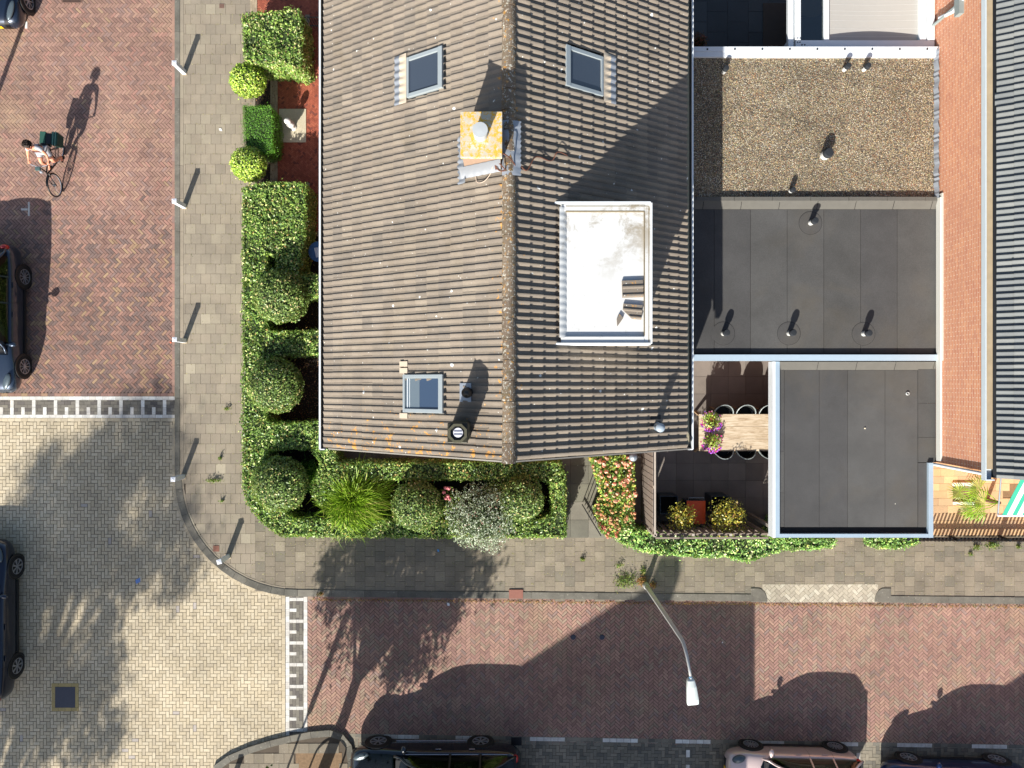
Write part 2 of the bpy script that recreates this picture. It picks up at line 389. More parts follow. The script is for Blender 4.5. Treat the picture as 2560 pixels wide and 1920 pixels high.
tag(mb.build('island_kerb',m_kerb),'curved kerb of the corner island','kerb',kind='structure')
mb=MB(); kerb(mb,[P(*p) for p in ie[:7][::-1]],.006,.11,-.03,.006)
tag(mb.build('gutter_course',m_yel),'yellow gutter bricks along the island kerb','kerb',kind='structure')
mb=MB(); q=pbox(741,1879,856,2060); mb.box(*q,0,ZP-.004)
m_pit=simple('tree_pit_soil',(128,104,78),.95,var=.5,vs=14,bump=.8); tag(mb.build('tree_pit',m_pit),'dry earth tree pit in the corner island','tree pit',kind='structure')
# gardens: soil, paths
sheet('garden_soil',pbox(610,-120,1412,1245),.062,m_soil,'dark soil of the garden beds'); sheet('garden_soil',pbox(685,1245,1412,1334),.062,m_soil,'dark soil of the front bed')
SL=lambda nm,cols,**k: island(nm,cols,**k)
m_slab=island('garden_slab',[(3,(120,117,102)),(3,(110,107,95)),(2,(128,123,110))],dirt=(.8,1.12),ds=1.2,grit=.1,extra=specks)
m_slabD=island('patio_slab',[(3,(133,124,115)),(3,(129,120,112)),(2,(138,128,118))],dirt=(.82,1.1),ds=.9,grit=.08)
m_slabN=island('dark_patio_tile',[(3,(73,77,79)),(3,(69,73,75)),(2,(77,81,82))],rough=.7,dirt=(.85,1.1),grit=.08)
mb=MB(); q=pbox(1412,1120,1560,1345); rows(mb,q,.54,.54,.075,gap=.008,vert=False,stag=0,off=.16,offr=.02)
tag(mb.build('garden_path',m_slab),'large grey slabs of the path to the side gate','path',kind='structure')
mb=MB(); q=pbox(1560,870,2330,1330); rows(mb,q,.52,.52,.075,gap=.007,stag=0)
tag(mb.build('patio',m_slabD),'square slab patio between house and carport','patio',kind='structure')
mb=MB(); q=pbox(1560,-160,2330,135); rows(mb,q,.62,.62,.075,gap=.008,stag=.5,vert=True)
tag(mb.build('back_patio',m_slabN),'dark tiled patio behind the flat roof','patio',kind='structure')
mb=MB(); q=pbox(1120,1100,1415,1180); rows(mb,q,.5,.3,.07,gap=.008,stag=.5)
q=pbox(830,1115,1415,1172); rows(mb,q,.5,.5,.074,gap=.008,stag=0)
tag(mb.build('house_path',m_slab),'narrow slab path in the shade along the south gable','path',kind='structure')
m_rb=island('garden_clinker',[(4,(168,92,70)),(4,(158,86,66)),(3,(176,100,76)),(1,(124,72,62))],dirt=(.85,1.1))
m_edge=island('edging_stone',[(3,(176,158,132)),(2,(164,148,124))],dirt=(.8,1.1),ds=3)
mb=MB(); herring(mb,pbox(696,-120,930,412),.1,.05,R(45),.07,gap=.005)
herring(mb,pbox(696,412,745,458),.1,.05,R(45),.07,gap=.005)
herring(mb,pbox(745,412,930,580),.1,.05,R(45),.07,gap=.005)
herring(mb,pbox(645,-120,930,40),.1,.05,R(45),.073,gap=.005)
tag(mb.build('garden_paving',m_rb),'small red herringbone paving of the front garden','path',kind='structure')
mb=MB()
for a in ((678,160,696,580),(696,160,776,172),(765,40,776,172),(628,-60,645,40),(760,460,776,580),(745,580,860,592),(700,458,745,464)):
    q=pbox(*a); w,h=q[1]-q[0],q[3]-q[2]
    rows(mb,q,.2,.06,.084,gap=.004,vert=h>w)
tag(mb.build('garden_edging',m_edge),'buff edging stones round the front garden beds','path',kind='structure')
def shells(n,c): return n.mixc(n.maprange(n.noise(55,3),.4,.6),c,lin((190,178,150)))
m_shell=island('shell_grit',[(1,(222,212,188))],extra=shells,grit=.3,gs=60,bump=.8)
mb=MB(); q=pbox(700,275,767,358); mb.box(*q,.05,.09); tag(mb.build('shell_bed',m_shell),'square bed of white shell grit','path',kind='structure')
m_sand=island('sandstone_slab',[(4,(214,180,136)),(3,(206,172,130)),(2,(196,166,130))],dirt=(.84,1.08),ds=1.6,grit=.1)
mb=MB(); q=pbox(2310,1100,2790,1337); 
def holes(x,y):
    px,py=x*PPM+1280,960-y*PPM; return not ((2415<px<2450 and 1228<py<1258) or (2505<px<2545 and 1205<py<1262 and (int(px*3)+int(py))%3))
rows(mb,q,.42,.222,.08,gap=.006,stag=.45,mask=holes,lj=.06)
tag(mb.build('sandstone_terrace',m_sand),'buff sandstone terrace with missing slabs','terrace',kind='structure')
sheet('terrace_bed',pbox(2310,1100,2790,1337),.064,simple('terrace_sand',(140,112,80),.95,var=.35,vs=9),'sand under the sandstone terrace')
# ---------------- main house ----------------
RZ,EZ=7.7,4.8; RX=-.06; TH=math.atan(.664); YS,YN=-1.50,12.0
WX,EX=-4.36,4.24
def rz(x): return RZ-.664*abs(x-RX)
def lich(n,c):
    x,y,z=n.xyz()
    # bright orange lichen gathers by the south verge of the west slope and along the ridge
    k1=n.math('MULTIPLY',n.maprange(y,.6,-1.4,0,1),n.maprange(x,.6,-.4,.25,1)); k1.node.use_clamp=True
    k2=n.maprange(n.math('ABSOLUTE',n.math('ADD',x,.1)),.75,.1,0,.8)
    k=n.math('MAXIMUM',k1,k2); nz=n.noise(7,5,.75); big=n.noise(1.1,2,.5)
    f=n.maprange(n.math('ADD',nz,n.math('MULTIPLY',n.math('ADD',k,n.math('MULTIPLY',big,.5)),.2)),.80,.85,0,.85)
    c=n.mixc(f,c,n.mixc(n.noise(50,2),lin((200,124,40)),lin((206,160,70))))
    w=n.maprange(n.math('ADD',n.noise(17,4,.8),n.math('MULTIPLY',k,.03)),.76,.79,0,.6); c=n.mixc(w,c,lin((208,206,196)))
    d=n.maprange(n.noise(.9,5,.7,dist=.6),.5,.75,0,.35); c=n.mixc(d,c,lin((104,92,72)))
    return specks(n,specks(n,specks(n,c,2.3,.10,(222,222,216),.6),5.5,.10,(208,206,198),.4),11,.13,(196,194,186),.25)
m_tile=island('brown_roof_tile',[(4,(131,120,107)),(4,(127,117,105)),(3,(135,124,110)),(1,(121,112,101))],dirt=(.88,1.1),ds=2,grit=.16,gs=110,jit=.05,extra=lich)
m_tileE=m_tile
def ridge_l(n,c):
    f=n.maprange(n.noise(11,5,.75),.585,.625,0,.65); c=n.mixc(f,c,lin((206,146,48)))
    w=n.maprange(n.noise(17,4,.8),.56,.60,0,.8); c=n.mixc(w,c,lin((206,204,190)))
    return n.mixc(n.maprange(n.noise(8,4,.7),.5,.7,0,.5),c,lin((84,80,54)))
m_ridge=island('ridge_tile',[(1,(124,108,90)),(1,(116,100,84))],extra=ridge_l,grit=.15)
m_brickw=simple('brown_brick',(104,74,60),.9,var=.3,vs=14)
m_wht=simple('white_paint',(222,226,228),.45,var=.04)
m_zinc=simple('zinc',(150,158,164),.5,metal=.5,var=.15)
m_dark=simple('dark_gutter',(40,42,44),.8,var=.3)
m_moss=simple('moss_strip',(120,108,86),.95,var=.35,vs=16)
m_lead=simple('lead',(150,156,164),.42,metal=.3,var=.12,vs=9,bump=.3)
m_leadD=simple('bright_flashing',(150,154,160),.4,metal=.35,var=.08,vs=12)
m_blk=simple('black_plastic',(26,27,28),.45,var=.2)
m_mirror=simple('grey_window_frame',(158,166,168),.4,metal=.2,var=.05)
def roof_tiles(side,y0,y1,parent,mat,zr=RZ,rx=RX,gauge=.3226,n_c=16,hgt=.024,holes=(),flatf=.44,pit=TH,name='roof_tiles',halfw=.15,first=.12,wtile=.30,nc=16,asl=.1):
    mb=MB(); ca,sa=math.cos(pit),math.sin(pit); nt=int(round((y1-y0)/wtile))
    prof=[]
    for r in range(2):
        for k in range(nc):
            t=k/nc; 
            # roll with a broad face rising north and a steep north flank
            a=asl; b=a+flatf
            if t<a: h=.30*math.sin(math.pi/2*t/a)
            elif t<b: h=.30+.70*math.sin(math.pi/2*(t-a)/(b-a))
            elif t<b+.08: h=(1+math.cos(math.pi*(t-b)/.08))/2
            else: h=0
            prof.append(((r+t)*wtile/2,h*hgt))
    prof.append((wtile,0))
    for c in range(n_c):
        u0=first+c*gauge-.07; u1=first+(c+1)*gauge
        for j in range(nt):
            y=y0+j*wtile; um=(u0+u1)/2; xm=rx+side*um*ca; ym=y+wtile/2
            if any(h[0]<xm<h[1] and h[2]<ym<h[3] for h in holes): continue
            jz=random.gauss(0,.0015)+.005*math.sin(y*.9+c*.35+side)+.004*math.sin(y*3.1-c*.8); jt=random.gauss(0,.0045); jy=.003*math.sin(c*.6+y*.4)+random.gauss(0,.0012); ju=random.gauss(0,.002)+(.03 if random.random()<.006 else 0)
            vs=[]; m=len(prof)
            for u,lift in ((u0,.004),(u1,.036),(u1,.004)):
                for v,h in prof:
                    n_=h+lift+jz+.03+(jt*(v/wtile-.5)); 
                    uu=u+(ju if lift<.0041 and u>u0 or lift>.01 else 0); vs.append((rx+side*(uu*ca+n_*sa),y+v+.0015+jy,zr-uu*sa+n_*ca))
            fs=[]
            for q in range(2):
                for k in range(m-1):
                    f=(q*m+k,q*m+k+1,(q+1)*m+k+1,(q+1)*m+k); fs.append(f if side<0 else f[::-1])
            # south edge of the tile
            mb.add(vs,[f[::-1] for f in fs])
    return mb.build(name,mat,parent)
house=thing('house','large brick house with brown ridged tile roof, chimney and white dormer','house',(0,0,0))
mb=MB(); mb.box(-4.12,4.0,-1.33,11.9,0,4.7)
# gable triangles
for y in (-1.33,11.9):
    mb.add([(-4.12,y,4.7),(4.0,y,4.7),(RX,y,7.35)],[(0,1,2)])
mb.build('wall',m_brickw,house)
skyl=[(-2.17,-1.36,6.05,6.9),(-2.26,-1.35,-.6,.2),(1.03,1.86,6.03,6.86)]
DX0,DX1,DY0,DY1,DZ=.98,2.79,.83,3.61,7.08
holes=[(a+.0,b+.02,c+.02,d-.02) for a,b,c,d in skyl]+[(DX0,DX1-.1,DY0,DY1)]+[(-.95,-.2,4.25,4.95)]
roof_tiles(-1,YS+.03,YN,house,m_tile,holes=holes,gauge=.3131,n_c=16,hgt=.023,flatf=.42,asl=.12); roof_tiles(1,YS+.03,YN,house,m_tileE,holes=holes,gauge=.3155,n_c=15,hgt=.044,flatf=.46,asl=.06)
mb=MB()   # roof deck under the tiles
for s in (-1,1):
    e=RX+s*(4.22 if s<0 else 4.04); z=rz(e); mb.add([(RX,YS,RZ-.0),(e,YS,z),(e,YN,z),(RX,YN,RZ),(RX,YS,RZ-.14),(e,YS,z-.14),(e,YN,z-.14),(RX,YN,RZ-.14)],
      [(0,1,2,3) if s<0 else (3,2,1,0),(0,4,5,1),(1,5,6,2),(2,6,7,3),(4,7,6,5)])
mb.build('roof_deck',simple('roof_felt',(58,50,46),.9),house)
mb=MB()
for k in range(34):
    y=YS-.03+k*.4; j=random.gauss(0,.004); 
    pts=[]
    rows_=[]
    for yy,rr in ((y,.14),(y+.39,.128),(y+.40,.05)):
        rows_.append([(RX+rr*math.cos(t)*1.0+j,yy,RZ-.035+rr*math.sin(t)*.95+.04) for t in [math.pi*q/10-.15+.03*q for q in range(11)]])
    b=len(mb.v); mb.grid(rows_,flip=True); mb.add([rows_[0][q] for q in range(11)],[tuple(range(11))])
mb.build('ridge_tiles',m_ridge,house,smooth=False)
for s,xx in ((-1,-4.50),(1,4.23)):
    sg=-1 if s<0 else 1; xo=xx; xi=xo-sg*.11
    g=MB(); z0=4.74
    # open box gutter: bottom, two lips and end caps
    a,b=min(xo,xi),max(xo,xi)
    g.box(a,b,YS-.02,YN,z0-.09,z0-.07); 
    lo=(xo-.02,xo+.02); g.box(lo[0],lo[1],YS-.03,YN,z0-.07,z0+.035)
    g.box(a,b,YS-.045,YS-.02,z0-.09,z0+.03)
    gut=g.build('gutter',m_wht,house)
    g=MB(); g.box(min(xo-sg*.02,xi),max(xo-sg*.02,xi),YS,YN,z0-.068,z0-.05); g.build('gutter_bed',m_dark,gut)
    xs=xi-sg*.075; g=MB(); g.box(min(xi,xs),max(xi,xs),YS+.1,YN,z0-.05,z0+(.055 if s<0 else .15)); g.build('eaves_strip',m_moss if s<0 else simple('pale_eaves',(150,142,118),.9,var=.25,vs=10),house)
mb=MB()   # barge boards of the south gable
for s in (-1,1):
    e=RX+s*4.2; mb.add([(RX,YS-.02,RZ+.01),(e,YS-.02,rz(e)+.01),(e,YS-.02,rz(e)-.16),(RX,YS-.02,RZ-.16),(RX,YS+.01,RZ+.01),(e,YS+.01,rz(e)+.01),(e,YS+.01,rz(e)-.16),(RX,YS+.01,RZ-.16)],[(0,1,2,3),(4,7,6,5),(0,4,5,1),(3,2,6,7)])
mb.build('barge_board',simple('grey_barge',(150,144,134),.8),house)
# local frame on a slope: (u down slope, v along y, n normal)
def slopeM(x,y,s):
    ca,sa=math.cos(TH),math.sin(TH)
    U=Vector((s*ca,0,-sa)); V=Vector((0,1,0)); Nn=Vector((s*sa,0,ca))
    M=Matrix(((U.x,V.x,Nn.x,x),(U.y,V.y,Nn.y,y),(U.z,V.z,Nn.z,rz(x)),(0,0,0,1))); return M
def glassy(name,c,rough=.06,refl=.5):
    n=N(name); n.col(lin(c)); n.rough(rough); n.b.inputs['Specular IOR Level'].default_value=refl; n.b.inputs['Coat Weight'].default_value=.6; n.b.inputs['Coat Roughness'].default_value=.03; return n.m
m_blind=glassy('glass_over_dark_blind',(58,66,78),.25,.4)
m_blindb=glassy('glass_over_blue_blind',(54,70,92),.2,.4); m_roomg=glassy('glass_over_pale_room',(96,108,116),.15,.4)
for i,(a,b,c,d) in enumerate(skyl):
    s=-1 if a<0 else 1; xt=b if s<0 else a; xb=a if s<0 else b; ua=abs(xb-xt)/math.cos(TH); M=slopeM(xt,c,s); w=d-c
    f=MB(); t=.075; h0,h1=.0,.115
    f.box(0,t*1.5,0,w,h0,h1+.012,M); f.box(ua-t*.8,ua,0,w,h0,h1,M); f.box(t*1.5,ua-t*.8,0,t*1.1,h0,h1,M); f.box(t*1.5,ua-t*.8,w-t*1.1,w,h0,h1,M)
    sk=f.build('skylight',m_mirror,house,bevel=.008); sk['label']=['closed skylight north on the west slope','skylight with blue blind near the south verge','closed skylight on the east slope'][i]
    f=MB(); f.box(t*1.5,ua-t*.8,t*1.1,w-t*1.1,.03,.082,M); f.build('pane',m_blindb if i==1 else m_blind,sk)
    if i==1:
        f=MB(); f.box(t*1.5+.53,ua-t*.85,t*1.15,w-t*1.15,.08,.0855,M); f.build('blind_gap',m_roomg,sk)
        f=MB(); f.box(ua-t*.85-.06,ua-t*.85-.045,t*1.15,w-t*1.15,.083,.09,M); f.box(ua-t*.85-.12,ua-t*.85-.11,t*1.15,w-t*1.15,.083,.09,M); f.build('glazing_bar',m_wht,sk)
    # black collar + apron flashing
    f=MB(); f.box(-.05,ua+.02,-.03,-.005,-.01,.05,M); f.box(-.05,ua+.02,w+.005,w+.03,-.01,.05,M); f.box(-.055,-.005,-.03,w+.03,-.01,.07,M); f.build('collar',m_blk,sk)
    f=MB(); rr=[]
    for u in (ua+.005,ua+.2,ua+.34):
        rr.append([M@Vector((u,-.1+k*(w+.2)/40,.112+(.012*math.sin(k*2*math.pi/6.0) if u>ua+.1 else 0))) for k in range(41)])
    if i!=1: f.grid(rr[:2]); f.build('apron',simple('beige_apron',(196,180,158),.7,var=.06) ,sk)
    if i!=1:
        f=MB(); f.grid(rr[1:]); f.build('flashing',m_leadD,sk)
    else:
        mt_=simple('beige_apron2',(196,180,158),.7,var=.06)
        for vv in (-.13,w+.03,w+.17): f=MB(); f.box(ua-.12,ua+.1,vv,vv+.11,.03,.10,M); f.build('apron_tab',mt_,sk)
# chimney
cx0,cx1,cy0,cy1,cz=-.93,-.2,4.19,5.0,8.33
mb=MB(); mb.box(cx0+.01,cx1-.01,cy0+.01,cy1-.01,6.7,cz-.09); ch=mb.build('chimney',simple('chimney_brick',(150,124,104),.9,var=.25,vs=20),house)
n=N('lichen_covered_concrete'); c=n.mixc(n.maprange(n.noise(9,6,.8),.46,.54),lin((188,180,160)),n.mixc(n.noise(30,3),lin((214,150,36)),lin((224,182,70)))); c=n.mixc(n.maprange(n.noise(13,4,.7),.56,.6),c,lin((200,192,176))); n.col(c); n.rough(.95)
mb=MB(); mb.box(cx0-.02,cx1+.02,cy0-.02,cy1+.02,cz-.09,cz); mb.build('chimney_cap',n.m,ch,bevel=.01)
fx,fy=P(1200,324,8.6); mb=MB(); mb.lathe([(.13,cz),(.13,cz+.22),(.14,cz+.22),(.14,cz+.27),(.02,cz+.275)],(fx,fy,0),28); mb.build('flue',simple('flue_grey',(176,180,180),.6,var=.08),ch)
f=MB(); rr=[]
for x,s in ((cx0-.0,0),(cx0-.07,1),(cx0-.15,2)):
    rr.append([(x-(.022*math.sin(k*1.3+math.sin(k)) if s==2 else 0),4.0+k*.0225,rz(x)+.135+(.012*math.sin(k*2*math.pi/6.6) if s else .05)) for k in range(44)])
f.grid(rr,flip=True)
rr=[[(cx0-.1+k*.045,y-(.03*math.sin(k*2.3) if y<cy0-.1 else 0),rz(cx0-.1+k*.045)+.09+dz+.008*math.sin(k*2)) for k in range(19)] for y,dz in ((cy0+.0,.5),(cy0-.02,.12),(cy0-.1,.06))]
f.grid(rr,flip=True); f.build('flashing',m_leadD,ch,smooth=True)
f=MB(); rr=[]
for x in (cx1+.01,RX-.02,.08,.17):
    rr.append([(x+.012*math.sin(k*1.7)*(x>.1),4.0+k*.025,max(rz(x)+.14,RZ+.14-abs(x-RX)*.4)+.008*math.sin(k*.5+x*9)) for k in range(43)])
f.grid(rr); f.build('flashing',m_lead,ch,smooth=True)
# cables round the chimney
def curve_pts(pts,n=10):
    out=[]; P_=[Vector(p) for p in pts]
    for i in range(len(P_)-1):
        p0=P_[max(i-1,0)];p1=P_[i];p2=P_[i+1];p3=P_[min(i+2,len(P_)-1)]
        for k in range(n):
            t=k/n; out.append(.5*((2*p1)+(p2-p0)*t+(2*p0-5*p1+4*p2-p3)*t*t+(3*p1-p0-3*p2+p3)*t**3))
    return out+[P_[-1]]
def on_roof(px,py,h=.1):
    z=7.3
    for _ in range(6):
        x,y=P(px,py,z); z=rz(x)+h
    return (x,y,z)
mb=MB(); mb.tube(curve_pts([on_roof(*p) for p in ((1234,402,.4),(1228,430,.15),(1212,452,.12),(1194,456,.1),(1190,438,.12),(1204,422,.15),(1230,412,.3))]),.008,5); mb.build('cable',simple('pale_cable',(196,176,156),.7),house)
mb=MB()
for pts in (((1220,384,.3),(1258,384,.5),(1282,404,.2),(1292,424,.12)),((1234,402,.4),(1246,425,.2),(1262,424,.2),(1240,400,.45)),((1292,398,.12),(1316,426,.12),(1340,392,.18),(1378,402,.1),(1394,380,.2),(1418,388,.12)),((1236,404,.4),(1240,424,.2))):
    mb.tube(curve_pts([on_roof(*p) for p in pts]),.012,5)
mb.build('broken_aerial',simple('rusty_metal',(96,58,42),.8,var=.3),house)
# dormer
n=N('white_bitumen'); 
st=n.math('MULTIPLY',n.maprange(n.math('ADD',n.noise(1.6,8,.75,dist=.4),n.math('MULTIPLY',n.xyz()[0],.05)),.60,.72),n.maprange(n.xyz()[1],1.9,3.3)); st.node.use_clamp=True
c=n.mixc(st,lin((206,206,203)),lin((150,140,122))); c=n.mixc(n.maprange(n.noise(5,5,.8),.60,.7,0,.4),c,lin((140,136,128))); n.col(c); n.rough(.55)
mb=MB(); mb.box(DX0+.05,DX1-.04,DY0+.04,DY1-.04,5.6,DZ-.03); dm=mb.build('dormer',simple('dormer_cladding',(206,208,208),.6,var=.05),house); 
mb=MB(); mb.box(DX0-.02,DX1-.12,DY0+.13,DY1-.13,DZ-.03,DZ-.005)
mb.build('dormer_deck',n.m,dm)
mb=MB(); mb.box(DX1-.13,DX1-.01,DY0,DY1,DZ-.03,DZ+.06); mb.box(DX0,DX1-.13,DY0+.0,DY0+.13,DZ-.03,DZ+.06); mb.box(DX0,DX1-.13,DY1-.13,DY1,DZ-.03,DZ+.06); mb.build('upstand',n.m,dm,bevel=.015)
mb=MB(); mb.box(DX1-.012,DX1+.02,DY0-.02,DY1+.02,DZ-.25,DZ+.1); mb.box(DX0-.13,DX1-.012,DY0-.045,DY0-.005,DZ-.2,DZ+.1); mb.box(DX0-.13,DX1-.012,DY1+.005,DY1+.045,DZ-.2,DZ+.1); mb.build('trim',m_wht,dm)
mb=MB(); rr=[[(x,DY0+.1+k*.03,DZ+dz+.006*math.sin(k*2*math.pi/5)) for k in range(88)] for x,dz in ((DX0-.03,.125),(DX0+.04,.10),(DX0+.12,.0))]; mb.grid(rr); mb.build('apron',n.m,dm,smooth=True)
mb=MB(); mb.box(DX1-.135,DX1-.12,DY0+.14,DY1-.14,DZ-.005,DZ+.063); mb.box(DX0+.1,DX1-.14,DY1-.148,DY1-.132,DZ-.005,DZ+.063); mb.box(DX1-.05,DX1-.035,DY0+.02,DY1-.03,DZ+.055,DZ+.064); mb.box(DX0+.1,DX1-.055,DY1-.045,DY1-.03,DZ+.055,DZ+.064); mb.build('sealant',simple('dirty_sealant',(120,108,86),.9,var=.4,vs=14),dm)
# loose tiles on the dormer deck
def loose(px,py,rzv,label,w=.34,l=.42,cut=False):
    x,y=P(px,py,DZ+.05); mb=MB(); rr=[]
    for u in (0,l):
        rr.append([(u-l/2,k*w/12-w/2,.05+.03*max(0,math.sin(k*2*math.pi/6))) for k in range(13)])
    if cut: rr[0]=[rr[0][0]]+[(v[0]+max(0,(v[1]))*0,v[1],v[2]) for v in rr[0][1:]]; rr[0]=[(v[0]+(max(0,-v[1]+.02)*1.2),v[1],v[2]) for v in rr[0]]
    n0=len(rr[0]); mb.grid(rr,flip=True); mb.grid([[ (a,b,0) for a,b,c in r] for r in rr]); 
    mb.add(rr[0]+[(a,b,0) for a,b,c in rr[0]],[(i,i+1,n0+i+1,n0+i) for i in range(n0-1)]); mb.add(rr[1]+[(a,b,0) for a,b,c in rr[1]],[(i+1,i,n0+i,n0+i+1) for i in range(n0-1)])
    mb.quad(rr[0][0],(rr[0][0][0],rr[0][0][1],0),(rr[1][0][0],rr[1][0][1],0),rr[1][0])
    o=mb.build('roof_tile',m_tile,None); o.location=(x,y,DZ+.004); o.rotation_euler=(0,0,rzv); return tag(o,label,'roof tile')
loose(1582,722,R(2),'whole brown roof tile lying on the white dormer deck')
loose(1581,779,R(-5),'chipped brown roof tile lying south of the whole one on the dormer',cut=True,w=.29,l=.38)
mb=MB(); x,y=P(1549,801,DZ); mb.prism([(-.05,-.12),(.07,.05),(-.01,.12),(-.06,.03)],0,.05); o=mb.build('tile_fragment',m_tile); o.location=(x,y,DZ+.003); tag(o,'small broken tile shard on the white dormer deck','tile shard')
# vents on the roof
def slope_pt(px,py):
    z=7
    for _ in range(8): x,y=P(px,py,z); z=rz(x)
    return x,y,z
x,y=-.88,-.17; z=rz(x); M=slopeM(x,y,-1)
mb=MB(); mb.box(-.13,.16,-.19,.19,.06,.075,M); v=mb.build('roof_vent',m_lead,house,bevel=.004); 
mb=MB(); mb.lathe([(.13,-.05),(.10,.14),(.075,.2),(.075,.45),(.1,.46),(.1,.50),(.06,.54),(.03,.6)],(x,y,z),20); mb.build('vent_pipe',m_blk,v,smooth=True)
x,y=-1.02,-.92; z0=rz(x)
mb=MB(); w=.18
mb.box(x-w,x+w,y-w,y+w,z0-.2,z0+.97); 
mb.box(x-w-.012,x+w+.012,y-w-.012,y+w+.012,z0+.97,z0+1.02)
cw=mb.build('chimney_cowl',simple('dark_bronze_cowl',(58,56,44),.45,metal=.4,var=.2),house,bevel=.02)
zt=z0+1.02; mb=MB(); 
oct_=lambda r,zz,ph=.3927: [(x+r*math.cos(ph+q*math.pi/4),y+r*math.sin(ph+q*math.pi/4),zz) for q in range(8)]
a=oct_(.19,zt+.05); b=oct_(.14,zt+.05); c_=oct_(.135,zt-.02) ; base=[(x+(w+.02)*sx,y+(w+.02)*sy,zt) for sx,sy in ((1,.4),(.4,1),(-.4,1),(-1,.4),(-1,-.4),(-.4,-1),(.4,-1),(1,-.4))]
mb.add(a+b+c_,[(i,(i+1)%8,8+(i+1)%8,8+i) for i in range(8)]+[(8+i,8+(i+1)%8,16+(i+1)%8,16+i) for i in range(8)])
bb=oct_(.19,zt); mb.add(a+bb,[((i+1)%8,i,8+i,8+(i+1)%8) for i in range(8)])
mb.build('cowl_ring',simple('bronze_ring',(110,106,84),.35,metal=.5,var=.2),cw)
mb=MB(); mb.lathe([(.001,zt+.004),(.15,zt+.004)],(x,y,0),16,closed=False); mb.build('cowl_well',m_blk,cw)
mb=MB(); mb.lathe([(.09,zt),(.09,zt+.03),(.001,zt+.032)],(x+.01,y+.01,0),22,closed=False); dk=mb.build('cowl_disc',simple('cowl_disc_white',(214,214,218),.5),cw)
mb=MB(); 
for q in (-.045,.015,): mb.box(x+.01-.075,x+.01+.075,y+.01+q,y+.01+q+.028,zt+.032,zt+.036)
mb.build('disc_stripe',simple('cowl_disc_grey',(120,122,136),.5),cw)
mlv=simple('bronze_louvre',(92,90,68),.45,metal=.4)
for q in range(5):
    mb=MB(); mb.box(x+w+.001,x+w+.014,y-.15,y+.15,z0+.15+q*.17,z0+.2+q*.17); mb.build('louvre',mlv,cw)
    mb=MB(); mb.box(x-.15,x+.15,y+w+.001,y+w+.014,z0+.15+q*.17,z0+.19+q*.17); mb.build('louvre',mlv,cw)
x,y,z=slope_pt(1640,1066); mb=MB(); mb.lathe([(.12,-.06),(.10,.1),(.085,.12),(.085,.42),(.1,.42),(.1,.48),(.02,.5)],(x,y,z),20); mb.build('vent_pipe',simple('grey_vent',(150,162,172),.4,var=.1),house,smooth=True)
mb=MB(); M=slopeM(x-.02,y+.1,1); mb.box(-.2,.1,-.16,.16,.055,.07,M); mb.build('vent_flashing',m_dark,house)
# south wall outside lamp and ventilator on the east wall
mb=MB(); mb.box(3.4,3.66,-1.55,-1.33,1.9,2.0); mb.build('wall_shelf',m_zinc,house)

# ---------------- flat roof extensions ----------------
ZF=2.75
def ext(name,label,x0,x1,y0,y1,z): 
    t=thing(name,label,'extension'); mb=MB(); mb.box(x0+.12,x1-.02,y0+.12,y1-.08,0,z-.12); mb.build('wall',m_brickw,t); return t
gx0=4.02; gx1=P(2345,0,ZF)[0]
gy1=P(0,118,ZF)[1]; gy0=P(0,497,ZF)[1]; by0=P(0,902,ZF)[1]
# gravel
def grav(n,c):
    v=n.n('TexVoronoi'); v.inputs['Scale'].default_value=40; n.l(n.pos(),v.inputs['Vector']); r=n.xyz(v.outputs['Color'])[0]
    pc=n.ramp(r,[(0,lin((120,104,82))),(.2,lin((168,150,120))),(.4,lin((144,134,120))),(.52,lin((188,170,136))),(.66,lin((164,128,100))),(.76,lin((212,202,180))),(.84,lin((106,98,90))),(.92,lin((148,146,112)))],const=True)
    c=n.mixc(n.maprange(v.outputs['Distance'],.25,.75,0,.8),pc,lin((44,38,30)))
    n.bump(n.math('SUBTRACT',1,v.outputs['Distance']),.9,.012); return c
n=N('roof_gravel'); c=grav(n,None); d=n.maprange(n.noise(.7,6,.7),.35,.65,.70,1.16); cb=n.n('CombineXYZ'); [n.l(d,cb.inputs[i]) for i in range(3)]; n.col(n.mixc(1.0,c,cb.outputs[0],'MULTIPLY')); n.rough(.9); m_gravel=n.m
ge=ext('gravel_roof_extension','flat single storey extension with a brown gravel roof and white edge trim',gx0,gx1+.1,gy0,gy1,ZF)
def rollsurf(x0,x1,y0,y1,z,amp=.012,nx=60,ny=40):
    mb=MB(); 
    from mathutils import noise as mn
    mb.grid([[(x0+(x1-x0)*i/nx,y0+(y1-y0)*j/ny,z+amp*mn.noise(Vector((i*.4,j*.4,1.3)))) for i in range(nx+1)] for j in range(ny+1)]); return mb
rollsurf(gx0,gx1,gy0,gy1-.05,ZF-.06).build('gravel',m_gravel,ge,smooth=True)
# loose bigger pebbles
mb=MB()
for k in range(12000):
    x=random.uniform(gx0+.25,gx1-.04); y=random.uniform(gy0+.02,gy1-.2); r=random.uniform(.006,.015); z=ZF-.058; a=random.random()*6
    pts=[(x+r*math.cos(a+t*1.57)*random.uniform(.7,1.2),y+r*math.sin(a+t*1.57)*random.uniform(.7,1.1),z) for t in range(4)]+[(x,y,z+r*.9)]
    mb.add(pts,[(0,1,4),(1,2,4),(2,3,4),(3,0,4)])
m_peb=island('pebble',[(3,(196,172,124)),(2,(160,132,96)),(2,(130,120,108)),(2,(222,210,184)),(2,(172,118,84)),(1,(84,78,72)),(2,(206,190,150)),(1.2,(150,146,104))],grit=.05,bump=0,dirt=(.9,1.1))
o=mb.build('pebbles',m_peb,ge); o['kind']='stuff'
mb=MB(); y=gy1
q0=P(1737,0,ZF)[0]-.2
